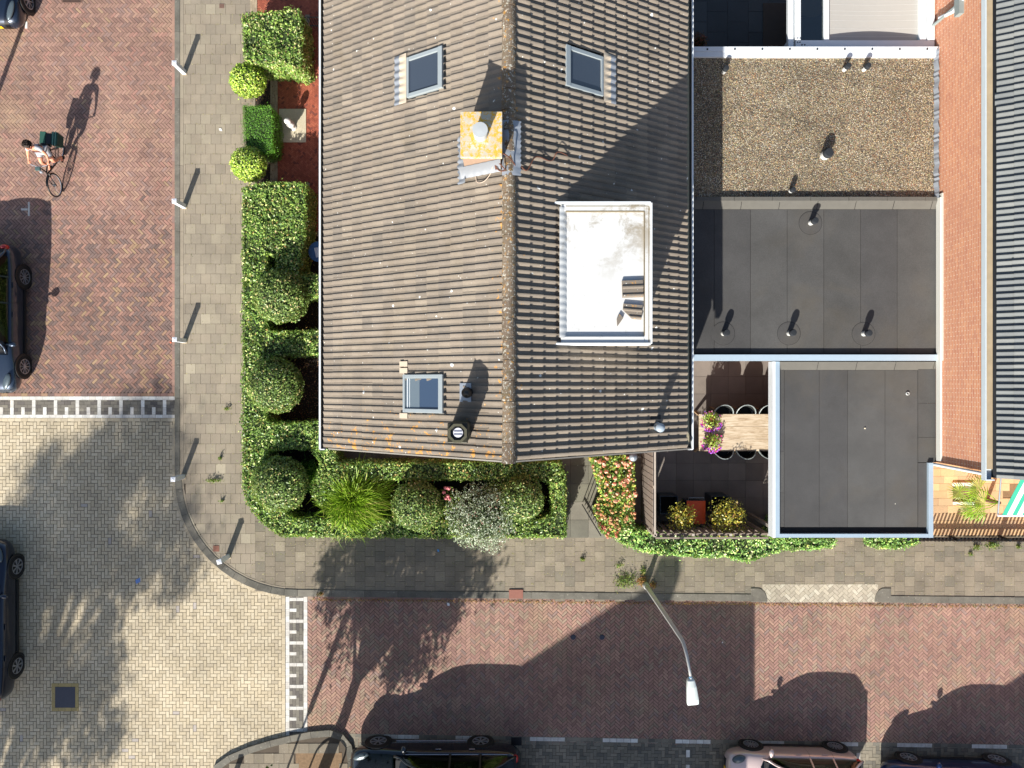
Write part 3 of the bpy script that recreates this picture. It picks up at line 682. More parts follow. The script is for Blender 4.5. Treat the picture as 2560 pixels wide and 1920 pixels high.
for k in range(8):
    xa=q0+k*1.05; xb=min(xa+1.044,gx1+.02)
    if xa<gx1: mb.box(xa,xb,y-.26,y-.13,ZF-.06,ZF+.02); mb.box(xa,xb,y-.125,y,ZF-.2,ZF+.035)
mb.build('edge_trim',m_wht,ge)
for k in range(9): mb=MB(); mb.box(q0+.5+k*.72,q0+.54+k*.72,y-.09,y-.05,ZF+.035,ZF+.05); mb.build('trim_clip',m_dark,ge)
# bitumen
def bit(n,c):
    f=n.maprange(n.noise(.45,6,.65,dist=.5),.5,.75,0,.4); c=n.mixc(f,c,lin((96,88,74))); g=n.maprange(n.noise(1.3,6,.7),.55,.75,0,.25); c=n.mixc(g,c,lin((60,58,56))); return specks(n,c,1.5,.03,(220,214,196),.2)
m_bit=island('bitumen',[(2,(81,80,78)),(2,(78,77,76)),(1,(84,83,81))],rough=.92,dirt=(.84,1.12),ds=.9,grit=.12,gs=60,jit=.03,extra=bit,spec=.15)
m_bitD=simple('bitumen_seam',(34,32,31),.9); m_bitL=simple('bitumen_edge',(94,91,84),.85,var=.16,vs=5)
be=ext('bitumen_roof_extension','flat single storey extension with black bitumen roof and four grey vents',gx0,gx1+.02,by0,gy0,ZF)
bx=[P(q,0,ZF)[0] for q in (1737,1787,1878,1970,2062,2154,2246,2345)]
mb=MB(); mb.box(gx0,gx1,by0,gy0,ZF-.14,ZF-.075); mb.build('deck',m_bitD,be)
mb=MB()
for a,b in zip(bx,bx[1:]): mb.box(a+.007,b-.004,by0+.1,P(0,522,ZF)[1]-.006,ZF-.1,ZF-.06+random.gauss(0,.001))
mb.build('bitumen_strips',m_bit,be)
mb=MB()
xx=gx0
while xx<gx1:
    w=1.0; y1_,y2_=P(0,522,ZF)[1],P(0,503,ZF)[1]
    mb.add([(xx+.006,y1_,ZF-.058),(min(xx+w,gx1)-.006,y1_,ZF-.058),(min(xx+w,gx1)-.006,y2_,ZF+.05),(xx+.006,y2_,ZF+.05)],[(0,1,2,3)])
    mb.box(xx-.2+.006,min(xx-.2+w,gx1)-.006,y2_,y2_+.1,ZF-.06,ZF+.055+random.gauss(0,.003)); xx+=w
mb.build('upstand',m_bitL,be)
mb=MB(); mb.box(gx0,gx1,by0+.16,by0+.165,ZF-.06,ZF+.02); mb.box(gx0,gx1,by0,by0+.16,ZF-.2,ZF+.045); mb.build('edge_trim',simple('aluminium_trim',(186,204,216),.4,metal=.25,var=.05),be)
mb=MB(); mb.box(gx0,gx1,by0+.168,by0+.2,ZF-.06,ZF+.0); mb.build('inner_upstand',m_bitD,be)
m_vent=simple('vent_grey',(44,47,51),.85,spec=.2,var=.1); m_cyl=simple('vent_pipe_white',(196,196,192),.5,var=.06)
def vent(parent,px,py,zb,h=.34,r=.068,cap=.09,disc=True,white=True):
    # px,py = centre of the cap in the photo
    x,y=P(px,py,zb+h); mb=MB(); mb.lathe([(r,0),(r,h-.1)],(x,y,zb),18); v=mb.build('vent',m_cyl if white else m_vent,parent,smooth=False)
    mb=MB(); mb.lathe([(cap*.8,h-.13),(cap,h-.12),(cap,h-.04),(cap*.8,h),(.001,h+.004)],(x,y,zb),20,closed=False); mb.build('vent_cap',m_vent,v)
    if disc:
        mb=MB(); mb.lathe([(.30,0),(.30,.006),(.293,.008),(.001,.008)],(x,y,zb-.003),36,closed=False); mb.build('vent_collar',m_bit,v)
        mb=MB(); mb.lathe([(.31,0),(.31,.004),(.298,.004)],(x,y,zb-.003),36,closed=False); mb.build('collar_edge',m_bitD,v)
for px,py in ((2040,550),(1818,831),(1985,831),(2175,832)): vent(be,px,py,ZF-.06)
for px,py in ((2123,162),(2173,162),(1817,168)): vent(ge,px,py,ZF-.06,.3,.055,.075,False)
vent(ge,2074,380,ZF-.06,.3,.12,.13,False); vent(ge,1985,472,ZF-.06,.24,.06,.068,False)
# carport
cz2=2.72; c0,c1=P(1932,0,cz2)[0],P(2345,0,cz2)[0]; cy1_=by0-.02; cy0_=P(0,1344,cz2)[1]; c1b=P(2332,0,cz2)[0]
cp=thing('carport','low flat black roof on a white edge frame beside the brick wall','carport')
sp=P(0,1157,cz2)[1]
mb=MB(); mb.box(c0+.1,c1b-.1,cy0_+.1,cy1_,cz2-.22,cz2-.085); mb.build('deck',m_bitD,cp)
mb=MB(); ys=P(0,925,cz2)[1]; ye=P(0,1319,cz2)[1]
cols=[P(q,0,cz2)[0] for q in (1963,2051,2122,2216,2298)]
for a,b in zip(cols,cols[1:]): mb.box(a+.006,b-.004,ye,ys-.006,cz2-.12,cz2-.07+random.gauss(0,.001))
yy=ys
a=P(1948,0,cz2)[0]
while yy>ye: mb.box(a,cols[0]-.006,max(yy-1.08,ye)+.006,yy,cz2-.12,cz2-.062); yy-=1.08
yy=ys+.02; b=P(2343,0,cz2)[0]
while yy>sp: mb.box(cols[-1]+.006,b,max(yy-.9,sp)+.006,yy,cz2-.12,cz2-.055); yy-=.9
mb.box(cols[-1]+.006,c1b-.1,ye,sp-.01,cz2-.12,cz2-.055)
mb.build('bitumen_strips',m_bit,cp)
mb=MB(); xx=a
while xx<b: mb.add([(xx+.005,ys,cz2-.068),(min(xx+1.02,b)-.005,ys,cz2-.068),(min(xx+1.02,b)-.005,cy1_-.005,cz2+.03),(xx+.005,cy1_-.005,cz2+.03)],[(0,1,2,3)]); xx+=1.02
mb.build('upstand',m_bitL,cp)
mb=MB(); fw=.14
mb.box(c0-.01,c0+.06,cy0_,cy1_,cz2-.3,cz2+.03)
ci=mb.build('fascia',m_wht,cp)
mb=MB(); mb.box(c0+.063,c0+.175,cy0_+.003,cy1_,cz2-.08,cz2+.02); mb.box(c0+.175,c1b-.127,cy0_+.003,cy0_+.1,cz2-.3,cz2+.022); mb.box(c1b-.125,c1b,cy0_,sp,cz2-.3,cz2+.024)
mb.build('edge_trim',simple('pale_blue_aluminium',(176,194,206),.4,metal=.25,var=.06),cp)
mb=MB(); px_,py_=P(1938,1334,cz2-.3); 
mb.beam((px_+.05,py_+.1,0),(px_+.05,py_+.1,cz2-.3),.09); mb.beam((px_+.08,py_+.7,cz2-.3),(px_+.05,py_+.1,cz2-.95),.06)
mb.build('post',simple('grey_timber',(150,142,130),.8,var=.2),cp)
mb=MB(); mb.box(7.7,11.15,cy1_-.2,cy1_-.05,0,cz2-.3); mb.box(8.3,8.4,cy0_+.1,cy1_-.2,0,cz2-.3); mb.build('wall',m_brickw,cp)
for px,py,r in ((2272,984,.045),):
    x,y=P(px,py,cz2); mb=MB(); mb.lathe([(r,-.07),(r,-.04),(r*.7,-.035),(r*.6,-.068)],(x,y,cz2),16,closed=False); mb.build('drain_outlet',m_cyl,cp)
for px,py in ((2165,1071),):
    x,y=P(px,py,cz2); mb=MB(); mb.lathe([(.02,-.07),(.018,-.045),(.001,-.04)],(x,y,cz2),8,closed=False); o=mb.build('pebble',m_peb); tag(o,'single pale pebble lying on the carport roof','pebble')

# ---------------- neighbour house at the right ----------------
nb=thing('neighbour_house','brick house with ribbed grey roof cut by the right edge','house')
WXn=11.2; NYs=-2.06
def brickmat():
    n=N('orange_brick'); x,y,z=n.xyz(); cb=n.n('CombineXYZ'); n.l(y,cb.inputs[0]); n.l(z,cb.inputs[1])
    b=n.n('TexBrick'); b.inputs['Scale'].default_value=1; b.inputs['Brick Width'].default_value=.22; b.inputs['Row Height'].default_value=.0625; b.inputs['Mortar Size'].default_value=.008; b.inputs['Mortar Smooth'].default_value=.2; b.inputs['Bias'].default_value=0
    b.inputs['Color1'].default_value=(*lin((196,116,82)),1); b.inputs['Color2'].default_value=(*lin((214,142,98)),1); b.inputs['Mortar'].default_value=(*lin((224,204,180)),1); n.l(cb.outputs[0],b.inputs['Vector'])
    c=n.mixc(n.maprange(n.noise(1.2,5,.7),.4,.7,0,.5),b.outputs['Color'],lin((196,140,112))); c=n.mixc(n.maprange(n.noise(9,3,.6),.45,.7,0,.3),c,lin((170,100,78)))
    n.col(c); n.rough(.9); n.bump(b.outputs['Fac'],-.35,.006); return n.m
m_ob=brickmat()
mb=MB(); mb.box(WXn,19,NYs,14,0,4.62); mb.build('wall',m_ob,nb)
m_rg=island('grey_roof_tile',[(3,(108,111,110)),(3,(103,106,106)),(2,(114,116,114))],dirt=(.9,1.08),ds=2,grit=.08,jit=.03)
nRX=WXn+4.2; nEZ=4.78; nRZ=nEZ+.664*(nRX-(WXn+.12))
mb=MB(); mb.add([(nRX,NYs-.14,nRZ-.03),(WXn+.08,NYs-.14,nEZ-.03),(WXn+.08,14,nEZ-.03),(nRX,14,nRZ-.03),(nRX,NYs-.14,nRZ-.2),(WXn+.08,NYs-.14,nEZ-.2),(WXn+.08,14,nEZ-.2),(nRX,14,nRZ-.2)],[(3,2,1,0),(0,1,5,4),(1,2,6,5),(4,5,6,7),(2,3,7,6)]); mb.build('roof_deck',m_blk,nb)
L_=(nRX-(WXn+.13))/math.cos(TH); ncn=int(L_/.335)
roof_tiles(-1,NYs-.14,13.9,nb,m_rg,zr=nRZ+.0,rx=nRX,gauge=.335,n_c=ncn,hgt=.052,flatf=.40,first=L_-ncn*.335,nc=12,asl=.18)
mb=MB(); z0=nEZ-.02
mb.box(WXn-.14,WXn-.115,NYs-.17,14,z0-.1,z0+.05); mb.box(WXn-.14,WXn+.08,NYs-.2,NYs-.172,z0-.1,z0+.045); mb.box(WXn-.115,WXn+.08,NYs-.17,14,z0-.1,z0-.075); g=mb.build('gutter',simple('pale_gutter',(196,206,210),.5,var=.06),nb)
mb=MB(); mb.box(WXn-.115,WXn+.16,NYs+.06,14,z0-.07,z0-.03); mb.build('gutter_silt',simple('gutter_silt',(168,150,122),.95,var=.25,vs=5),g)
mb=MB(); mb.lathe([(.045,z0-.044),(.001,z0-.0435)],(WXn-.02,NYs+.14,0),12,closed=False); mb.build('gutter_hole',m_blk,g)
mb=MB(); mb.tube([(WXn-.05,NYs-.06,.1),(WXn-.05,NYs-.06,4.65)],.04,10); mb.build('downpipe',m_wht,nb)
mb=MB(); mb.box(WXn-.06,WXn-.01,NYs+.05,gy0,cz2+.02,cz2+.2); mb.box(WXn-.03,WXn-.005,by0,gy0+.1,ZF,ZF+.22)
mb.build('painted_upstand',simple('flaking_white_paint',(214,212,202),.7,var=.1,vs=30),nb)
mb=MB(); rr=[[(WXn+dx+.014*math.sin(k*1.9+math.sin(k*.7)*2),gy0+k*.06,ZF+dz+.012*math.sin(k*.9)) for k in range(int((gy1-gy0)/.06))] for dx,dz in ((-.10,-.04),(-.08,.02),(-.05,.1))]; mb.grid(rr); mb.build('lead_flashing',m_lead,nb)
mb=MB(); mb.box(WXn-.12,WXn-.0,P(0,22,4)[1],14,3.6,3.8); mb.tube([(WXn-.07,P(0,30,3.5)[1]+.1,2.2),(WXn-.07,P(0,30,3.5)[1]+.1,3.7)],.04,8); mb.build('hopper',simple('grey_hopper',(130,140,138),.6),nb)
mb=MB(); mb.tube([(WXn-.06,P(0,40,3)[1],2.9),(WXn-.06,P(0,22,3.6)[1],3.5),(WXn+.02,P(0,0,4)[1]+.3,4.1)],.05,8); mb.build('rain_pipe',m_wht,nb)
# awning
aw=thing('awning','green and white striped awning over the sandstone terrace','awning')
X0=13.24; ya,za=P(0,1289,2.2)[1],2.2; yb,zb=NYs,3.2; 
m_ag=simple('awning_green',(40,150,122),.7,var=.05); m_aw=simple('awning_white',(226,226,220),.7,var=.03)
g=MB(); w_=MB(); x=X0; k=0
while x<18:
    wd=.13 if k%2==0 else .14; t=g if k%2==0 else w_
    rr=[[(x+wd*q/2,ya+(yb-ya)*s/6,za+(zb-za)*s/6-.01*math.sin(math.pi*s/6)) for q in range(3)] for s in range(7)]; t.grid(rr); t.grid([[(a,b,c-.008) for a,b,c in r] for r in rr],flip=True); x+=wd; k+=1
g.build('green_stripe',m_ag,aw); w_.build('white_stripe',m_aw,aw)
mb=MB(); mb.tube([(X0-.1,ya,za-.02),(18,ya,za-.02)],.035,8); mb.build('front_bar',m_wht,aw)
mb=MB(); mb.tube([(X0-.08,ya+.02,za-.04),(X0-.16,yb,zb-.75)],.022,8); mb.build('arm',m_zinc,aw)

# ---------------- conservatory ----------------
cv=thing('conservatory','white framed conservatory with a grey cloth blind at the top edge','conservatory')
zc=2.62; X=lambda px,z=zc:P(px,0,z)[0]; Y=lambda py,z=zc:P(0,py,z)[1]
mb=MB(); 
for a,b,h in ((1971,1984,0),(1987,2001,.03),(2060,2073,0),(2300,2316,0),(2318,2336,.02)): mb.box(X(a),X(b),Y(100),Y(-120),zc-.14,zc+h)
mb.box(X(1989),X(2336),Y(119),Y(101),zc-.14,zc+.012)
mb.box(X(1989),X(2001),Y(119),Y(108),zc+.012,zc+.03)
mb.build('frame',m_wht,cv,bevel=.006)
for a,b in ((1993,107),(1999,107),(2004,113),(2011,113),(1993,97),(1999,97)): 
    x,y=P(a,b,zc); mb=MB(); mb.box(x-.012,x+.012,y-.012,y+.012,zc+.01,zc+.04); mb.build('screw',m_dark,cv)
mb=MB(); x0,x1=X(2073),X(2300); mb.grid([[(x0+(x1-x0)*i/12,Y(101)+(Y(-120)-Y(101))*j/40,zc-.1-.08*math.sin(math.pi*i/12)) for i in range(13)] for j in range(41)])
mb.build('cloth_blind',simple('grey_cloth',(176,172,164),.8,var=.03),cv,smooth=True)
mb=MB()
for q in (86,66,46,32,22,6): mb.grid([[(x0+(x1-x0)*i/12,Y(q)+.006*s+.02*math.sin(math.pi*i/12),zc-.097-.08*math.sin(math.pi*i/12)) for i in range(13)] for s in (0,1)])
mb.build('blind_seam',simple('cloth_seam',(214,212,206),.8),cv)
def glassmat(name,tint=(.6,.7,.68),refl=.12,rough=.02):
    n=N(name); t=n.t; tr=n.n('BsdfTransparent'); tr.inputs[0].default_value=(*tint,1); gl=n.n('BsdfGlossy'); gl.inputs['Roughness'].default_value=rough
    fr=n.n('Fresnel'); fr.inputs[0].default_value=1.5; f=n.math('ADD',fr.outputs[0],refl-.04); f.node.use_clamp=True
    mx=n.n('MixShader'); n.l(f,mx.inputs[0]); n.l(tr.outputs[0],mx.inputs[1]); n.l(gl.outputs[0],mx.inputs[2]); n.l(mx.outputs[0],t.nodes['Material Output'].inputs[0]); return n.m
m_glass=glassmat('clear_glass')
mb=MB(); mb.box(X(2001),X(2060),Y(101),Y(-120),zc-.07,zc-.06); mb.build('glass_panel',m_glass,cv)
mb=MB(); mb.box(X(1971),X(1984),Y(119),Y(100),zc-.3,zc-.0); mb.build('corner_post',m_wht,cv)
mb=MB(); mb.box(X(1992),X(2336),Y(115),Y(-120),.08,.1); mb.build('floor',simple('dark_floor',(62,48,36),.7,var=.3),cv)
tb=thing('round_table','round brown table under the conservatory glass','table'); x,y=P(2028,5,.8); mb=MB(); mb.lathe([(.42,.72),(.42,.75),(.001,.751)],(x,y,0),28,closed=False); mb.build('table_top',simple('brown_wood',(96,70,40),.5),tb)
mb=MB(); mb.lathe([(.05,.1),(.05,.72)],(x,y,0),10); mb.build('leg',m_blk,tb)
# ---------------- vegetation ----------------
from mathutils import noise as mn
def leafmat(name,cols,rough=.42,trans=.25,spec=.5):
    n=N(name); g=n.geo().outputs['Random Per Island']; st=[]; tot=sum(w for w,_ in cols); a=0
    for w,c in cols: st.append((a/tot,lin(c))); a+=w
    c=n.ramp(g,st,const=True)
    k=n.maprange(n.noise(1.7,4,.65),.35,.65,.74,1.28); cb=n.n('CombineXYZ'); [n.l(k,cb.inputs[i]) for i in range(3)]; c=n.mixc(1.0,c,cb.outputs[0],'MULTIPLY')
    c=n.mixc(n.maprange(n.noise(2.6,4,.7),.56,.74,0,.4),c,lin((168,160,76)))
    n.col(c); n.rough(rough); n.b.inputs['Specular IOR Level'].default_value=spec
    tr=n.n('BsdfTranslucent'); n.l(n.mixc(.5,c,lin((150,180,50)),'MIX'),tr.inputs[0]); mx=n.n('MixShader'); mx.inputs[0].default_value=trans
    n.l(n.b.outputs[0],mx.inputs[1]); n.l(tr.outputs[0],mx.inputs[2]); n.l(mx.outputs[0],n.t.nodes['Material Output'].inputs[0]); return n.m
GR=[(4,(128,164,79)),(4,(148,179,89)),(3,(107,140,70)),(2,(184,210,105)),(2,(90,117,65)),(1,(242,247,151)),(.6,(250,247,181)),(.5,(216,177,108))]
m_leaf=leafmat('privet_leaf',GR)
m_leafY=leafmat('yellowgreen_leaf',[(4,(177,212,81)),(4,(203,230,92)),(3,(145,182,70)),(2,(238,245,123)),(2,(113,147,65)),(1,(245,245,164))])
m_leafM=leafmat('mixed_leaf',[(4,(135,173,79)),(3,(166,194,94)),(3,(109,144,66)),(2,(194,210,129)),(2,(79,109,53)),(1,(221,216,155)),(1,(177,151,107))])
m_leafB=leafmat('box_leaf',[(4,(94,151,49)),(4,(110,169,55)),(3,(79,129,44)),(2,(131,190,65))],rough=.5)
m_leafT=leafmat('topiary_leaf',[(4,(125,154,79)),(4,(139,168,89)),(3,(105,132,68)),(2,(174,191,112)),(2,(87,110,63)),(1.2,(227,208,143))])
m_leafS=leafmat('silver_leaf',[(4,(169,182,151)),(3,(196,206,179)),(3,(132,148,111)),(2,(96,116,74)),(1.5,(213,218,199)),(.8,(147,107,93))],rough=.5,trans=.15)
m_leafI=leafmat('ivy_leaf',[(4,(125,174,89)),(4,(160,208,108)),(3,(98,140,77)),(3,(218,247,145)),(1.5,(250,250,191)),(.7,(250,247,143))])
m_leafO=leafmat('golden_leaf',[(4,(179,175,67)),(3,(204,194,79)),(3,(133,140,62)),(2,(245,209,82)),(1,(160,116,67)),(1,(221,218,131))])
m_core=simple('hedge_inner',(46,60,28),.95,var=.5,vs=20)
m_twig=simple('twig',(70,54,40),.9)
def leafcloud(name,C,Nr,L,mat,parent=None,tilt=.6,wr=.5,kind=None,droop=0):
    C=np.asarray(C,float); Nr=np.asarray(Nr,float); n=len(C)
    Nr=Nr+RNG.normal(0,tilt,(n,3)); Nr/=np.linalg.norm(Nr,axis=1)[:,None]+1e-9
    T=RNG.normal(0,1,(n,3)); T-= (T*Nr).sum(1)[:,None]*Nr; T/=np.linalg.norm(T,axis=1)[:,None]+1e-9
    B=np.cross(Nr,T); Ls=L*RNG.uniform(.65,1.25,(n,1)); W=Ls*wr/2
    v=np.stack([C-T*Ls*.5,C-B*W+Nr*Ls*.06,C+T*Ls*.5-Nr*Ls*droop,C+B*W+Nr*Ls*.06],1).reshape(-1,3)
    me=bpy.data.meshes.new(name); me.vertices.add(4*n); me.vertices.foreach_set('co',v.ravel()); me.loops.add(4*n); me.loops.foreach_set('vertex_index',np.arange(4*n,dtype=np.int32))
    me.polygons.add(n); me.polygons.foreach_set('loop_start',np.arange(0,4*n,4,dtype=np.int32)); me.polygons.foreach_set('loop_total',np.full(n,4,dtype=np.int32)); me.update(calc_edges=True)
    me.materials.append(mat); o=link(bpy.data.objects.new(name,me)); o.parent=parent
    if kind: o['kind']=kind
    return o
def pip(x,y,poly):
    ins=np.zeros(len(x),bool); n=len(poly)
    for i in range(n):
        x1,y1=poly[i]; x2,y2=poly[(i+1)%n]
        if y1==y2: continue
        c=((y1>y)!=(y2>y))&(x<(x2-x1)*(y-y1)/(y2-y1)+x1); ins^=c
    return ins
def hedge(name,label,cat,ppoly,zt,mat=None,dens=1500,L=.055,cut=None,z0=.06,rag=.03,core=m_core,group=None,side=1.0,loc=None,tall=0):
    """ppoly: outline in photo pixels of the top at height zt"""
    mat=mat or m_leaf; W_=[P(x,y,zt) for x,y in ppoly]; xs=[p[0] for p in W_]; ys=[p[1] for p in W_]
    t=thing(name,label,cat,(0,0,0),group=group)
    A=area(W_); bb=(max(xs)-min(xs))*(max(ys)-min(ys)); n=int(dens*bb)
    x=RNG.uniform(min(xs),max(xs),n); y=RNG.uniform(min(ys),max(ys),n); k=pip(x,y,W_); x=x[k];y=y[k]
    if len(x)==0: return t
    und=np.array([mn.noise(Vector((a*3,b*3,.5)))*.5+mn.noise(Vector((a*9,b*9,2)))*.4 for a,b in zip(x,y)])
    z=zt-.02+und*rag*2.4+RNG.normal(0,rag*.5,len(x))-np.abs(RNG.normal(0,.03,len(x)))+np.where(RNG.random(len(x))<.03,RNG.uniform(0,.11,len(x)),0)
    C=[np.stack([x,y,z],1)]; Nn=[np.tile([0,0,1.],(len(x),1))]
    ar=sum(W_[i][0]*W_[(i+1)%len(W_)][1]-W_[(i+1)%len(W_)][0]*W_[i][1] for i in range(len(W_))); sg=1 if ar>0 else -1
    for i in range(len(W_)):
        a=np.array(W_[i]); b=np.array(W_[(i+1)%len(W_)]); d=b-a; l=np.linalg.norm(d)
        if l<1e-6: continue
        m=int(dens*side*l*(zt-z0)); 
        if m<1: continue
        nn=np.array([d[1],-d[0]])/l*sg; u=RNG.uniform(0,1,m); zz=RNG.uniform(z0,zt+.01,m); off=RNG.normal(.0,.022,m)+.012
        off+=np.array([mn.noise(Vector((u_*l*4+i*7,z_*4,3)))*.05 for u_,z_ in zip(u,zz)])+np.where(RNG.random(m)<.03,RNG.uniform(0,.1,m),0)
        C.append(np.stack([a[0]+d[0]*u+nn[0]*off,a[1]+d[1]*u+nn[1]*off,zz],1)); Nn.append(np.tile([nn[0],nn[1],.25],(m,1)))
    leafcloud('leaves',np.concatenate(C),np.concatenate(Nn),L,mat,t)
    # inner mass, inset
    cx=[];n_=len(W_)
    for i in range(n_):
        p=Vector(W_[i]); a=(p-Vector(W_[i-1])).normalized(); b=(Vector(W_[(i+1)%n_])-p).normalized(); na=Vector((-a.y,a.x))*sg; nb_=Vector((-b.y,b.x))*sg
        q=(na+nb_); q=q/max(q.length,.5); cx.append((p.x+q.x*.05,p.y+q.y*.05))
    mb=MB(); mb.prism(cx,z0-.02,zt-.07); mb.build('inner_branches',core,t); return t
def ball(name,label,cat,px,py,rpx,zc,rz_=None,mat=None,dens=1900,L=.05,z0=.06,lump=.05,group=None,tilt=.6,core=m_core,asp=1.0,squash=1.0):
    """px,py,rpx: outline in the photo at the height of the widest ring"""
    mat=mat or m_leafT; x0,y0=P(px,py,zc); r=rpx/PPM*(1-zc/H); h=(rz_ or r)
    t=thing(name,label,cat,(x0,y0,z0),group=group)
    n=int(dens*4*math.pi*r*h*.8); d=RNG.normal(0,1,(n,3)); d/=np.linalg.norm(d,axis=1)[:,None]; d=d[d[:,2]>-.75]
    s=np.array([1+lump*(mn.noise(Vector(q)*2.2+Vector((px,0,0)))+.6*mn.noise(Vector(q)*6)) for q in d])+RNG.normal(0,.018/r,len(d))-np.abs(RNG.normal(0,.02/r,len(d)))+np.where(RNG.random(len(d))<.035,RNG.uniform(0,.09/r,len(d)),0)
    C=d*s[:,None]*np.array([r*asp,r,h])+np.array([0,0,zc-z0]); Nn=d/np.array([r,r,h]); Nn/=np.linalg.norm(Nn,axis=1)[:,None]
    leafcloud('leaves',C,Nn,L,mat,t,tilt=tilt)
    mb=MB(); rows_=[]
    for i in range(9):
        ph=-math.pi/2+math.pi*i/8; rows_.append([( .9*r*asp*math.cos(ph)*math.cos(a),.9*r*math.cos(ph)*math.sin(a),zc-z0+.9*h*math.sin(ph)) for a in [2*math.pi*k/14 for k in range(15)]])
    mb.grid(rows_); mb.build('inner_branches',core,t,smooth=True)
    mb=MB(); mb.tube([(0,0,0),(0,0,max(.1,zc-z0-h*.5))],.04,8); mb.build('trunk',m_twig,t); return t
ZH=1.15
hedge('privet_hedge','large square hedge block north of the shell bed','hedge',[(607,34),(700,30),(715,20),(748,26),(752,70),(752,160),(742,168),(700,150),(688,158),(612,150)],1.25,mat=m_leafM,dens=1300,L=.078,rag=.07)
ball('topiary_ball','yellow green clipped ball beside the north hedge block','topiary',620,201,43,.85,.4,m_leafY,L=.065,group='clipped balls along the pavement')
hedge('box_hedge','smooth bright green box block between two yellow green balls','hedge',[(607,262),(676,266),(681,300),(680,372),(662,382),(610,372)],.95,mat=m_leafB,dens=3000,L=.032,rag=.015)
ball('topiary_ball','yellow green clipped ball south of the bright green box block','topiary',622,411,43,.85,.4,m_leafY,L=.065,group='clipped balls along the pavement')
Lp=[(607,470),(640,462),(700,456),(764,462),(762,560),(750,640),(745,690),(800,688),(800,735),(756,742),(700,720),(690,640),(664,632),(664,820),(690,832),(800,828),(800,882),(690,888),(666,900),(664,1050),(690,1062),(800,1056),(800,1118),(690,1122),(664,1130),(664,1190),(690,1262),(730,1300),(800,1302),(900,1302),(905,1342),(700,1338),(655,1305),(620,1260),(607,1215)]
hedge('privet_hedge','long clipped hedge along the west pavement turning the corner','hedge',Lp,ZH,dens=1300,L=.078,rag=.05)
hedge('privet_hedge','clipped hedge frame along the south pavement ending at the path','hedge',[(905,1302),(1340,1302),(1385,1290),(1378,1205),(1340,1196),(860,1198),(835,1240),(800,1262),(780,1240),(800,1160),(780,1122),(832,1118),(842,1160),(1400,1158),(1412,1200),(1413,1342),(905,1342)],1.08,dens=1200,L=.078,rag=.05)
B=[('topiary_ball','large clipped ball north of the second hedge arm',702,741,66,1.25,m_leafT),('topiary_ball','clipped ball between the two hedge arms by the house',688,963,67,1.2,m_leafT),('topiary_ball','big clipped ball inside the corner of the hedge',699,1210,68,1.2,m_leafT),('topiary_ball','dark clipped ball between the grass clump and the pink roses',1043,1264,62,1.15,m_leafT),('topiary_ball','clipped ball at the east end of the front bed',1302,1246,56,1.1,m_leafT)]
for nm,lb,a,b,c,d,m in B: ball(nm,lb,'topiary',a,b,c,d,.62,m,group='dark clipped balls inside the hedge',dens=1500,L=.07,lump=.1)
# silver shrub, loose
def shrub(name,label,px,py,rpx,zc,h,mat,n,L,cat='shrub',wr=.35,inner=.5,group=None,tilt=.9,stems=9,core=True):
    x0,y0=P(px,py,zc); r=rpx/PPM*(1-zc/H); t=thing(name,label,cat,(x0,y0,.06),group=group)
    d=RNG.normal(0,1,(n,3)); d/=np.linalg.norm(d,axis=1)[:,None]; d[:,2]=np.abs(d[:,2])*np.where(RNG.random(n)<.85,1,-.6)
    s=RNG.uniform(inner,1.0,n)**.6*np.array([1+.28*mn.noise(Vector(q)*2.6+Vector((px,1,0))) +.16*mn.noise(Vector(q)*7) for q in d])
    C=d*s[:,None]*np.array([r,r,h])+np.array([0,0,zc-.06]); leafcloud('leaves',C,d+np.array([0,0,.4]),L,mat,t,tilt=tilt,wr=wr)
    mb=MB()
    for k in range(stems):
        a=random.random()*6.28; q=random.uniform(.3,.9); e=(r*q*math.cos(a),r*q*math.sin(a),zc-.06+h*random.uniform(-.1,.5)); mb.tube([(0,0,0),(e[0]*.4,e[1]*.4,e[2]*.6),e],[.018,.012,.006],5)
    mb.build('stems',m_twig,t)
    if core:
        mb=MB(); rows_=[[(.62*r*math.cos(ph)*math.cos(a),.62*r*math.cos(ph)*math.sin(a),zc-.06+.6*h*math.sin(ph)) for a in [2*math.pi*k/12 for k in range(13)]] for ph in [-1.57+3.14*i/7 for i in range(8)]]
        mb.grid(rows_); mb.build('inner_branches',m_core,t,smooth=True)
    return t
shrub('silver_shrub','silvery grey loose shrub leaning over the south pavement',1206,1293,86,1.2,.65,m_leafS,5600,.07)
shrub('rose_bush','dark rose bush with a few pink roses',1116,1262,48,.75,.35,m_leaf,1500,.06,group=None)
shrub('small_shrub','loose leafy shrub between silver bush and east ball',1248,1222,42,.8,.4,m_leaf,1300,.065)
def blob_flower(mb,x,y,z,r):
    for k in range(3):
        rr=r*(1-.28*k); a=random.random()*6
        pts=[(x+rr*math.cos(a+q*math.pi/3),y+rr*math.sin(a+q*math.pi/3),z+k*r*.35+random.uniform(-.2,.2)*r) for q in range(6)]
        mb.add(pts+[(x,y,z+k*r*.35+r*.3)],[(q,(q+1)%6,6) for q in range(6)])
def flower(name,label,cat,mat,px,py,z,r,group=None,parent=None):
    x,y=P(px,py,z); mb=MB(); blob_flower(mb,x,y,z,r); return mb.build(name,mat,parent)
m_pink=island('pink_petal',[(2,(214,110,128)),(2,(226,140,140)),(1,(230,160,150))],rough=.7,grit=.05,bump=0)
rb=[o for o in bpy.data.objects if o.name.startswith('rose_bush')][0]
for a,b in ((1114,1220),(1122,1221),(1110,1231),(1119,1240),(1124,1247),(1114,1246)):
    x,y=P(a,b,1.15); mb=MB(); blob_flower(mb,x-rb.location.x,y-rb.location.y,1.1,.055); mb.build('rose',m_pink,rb)
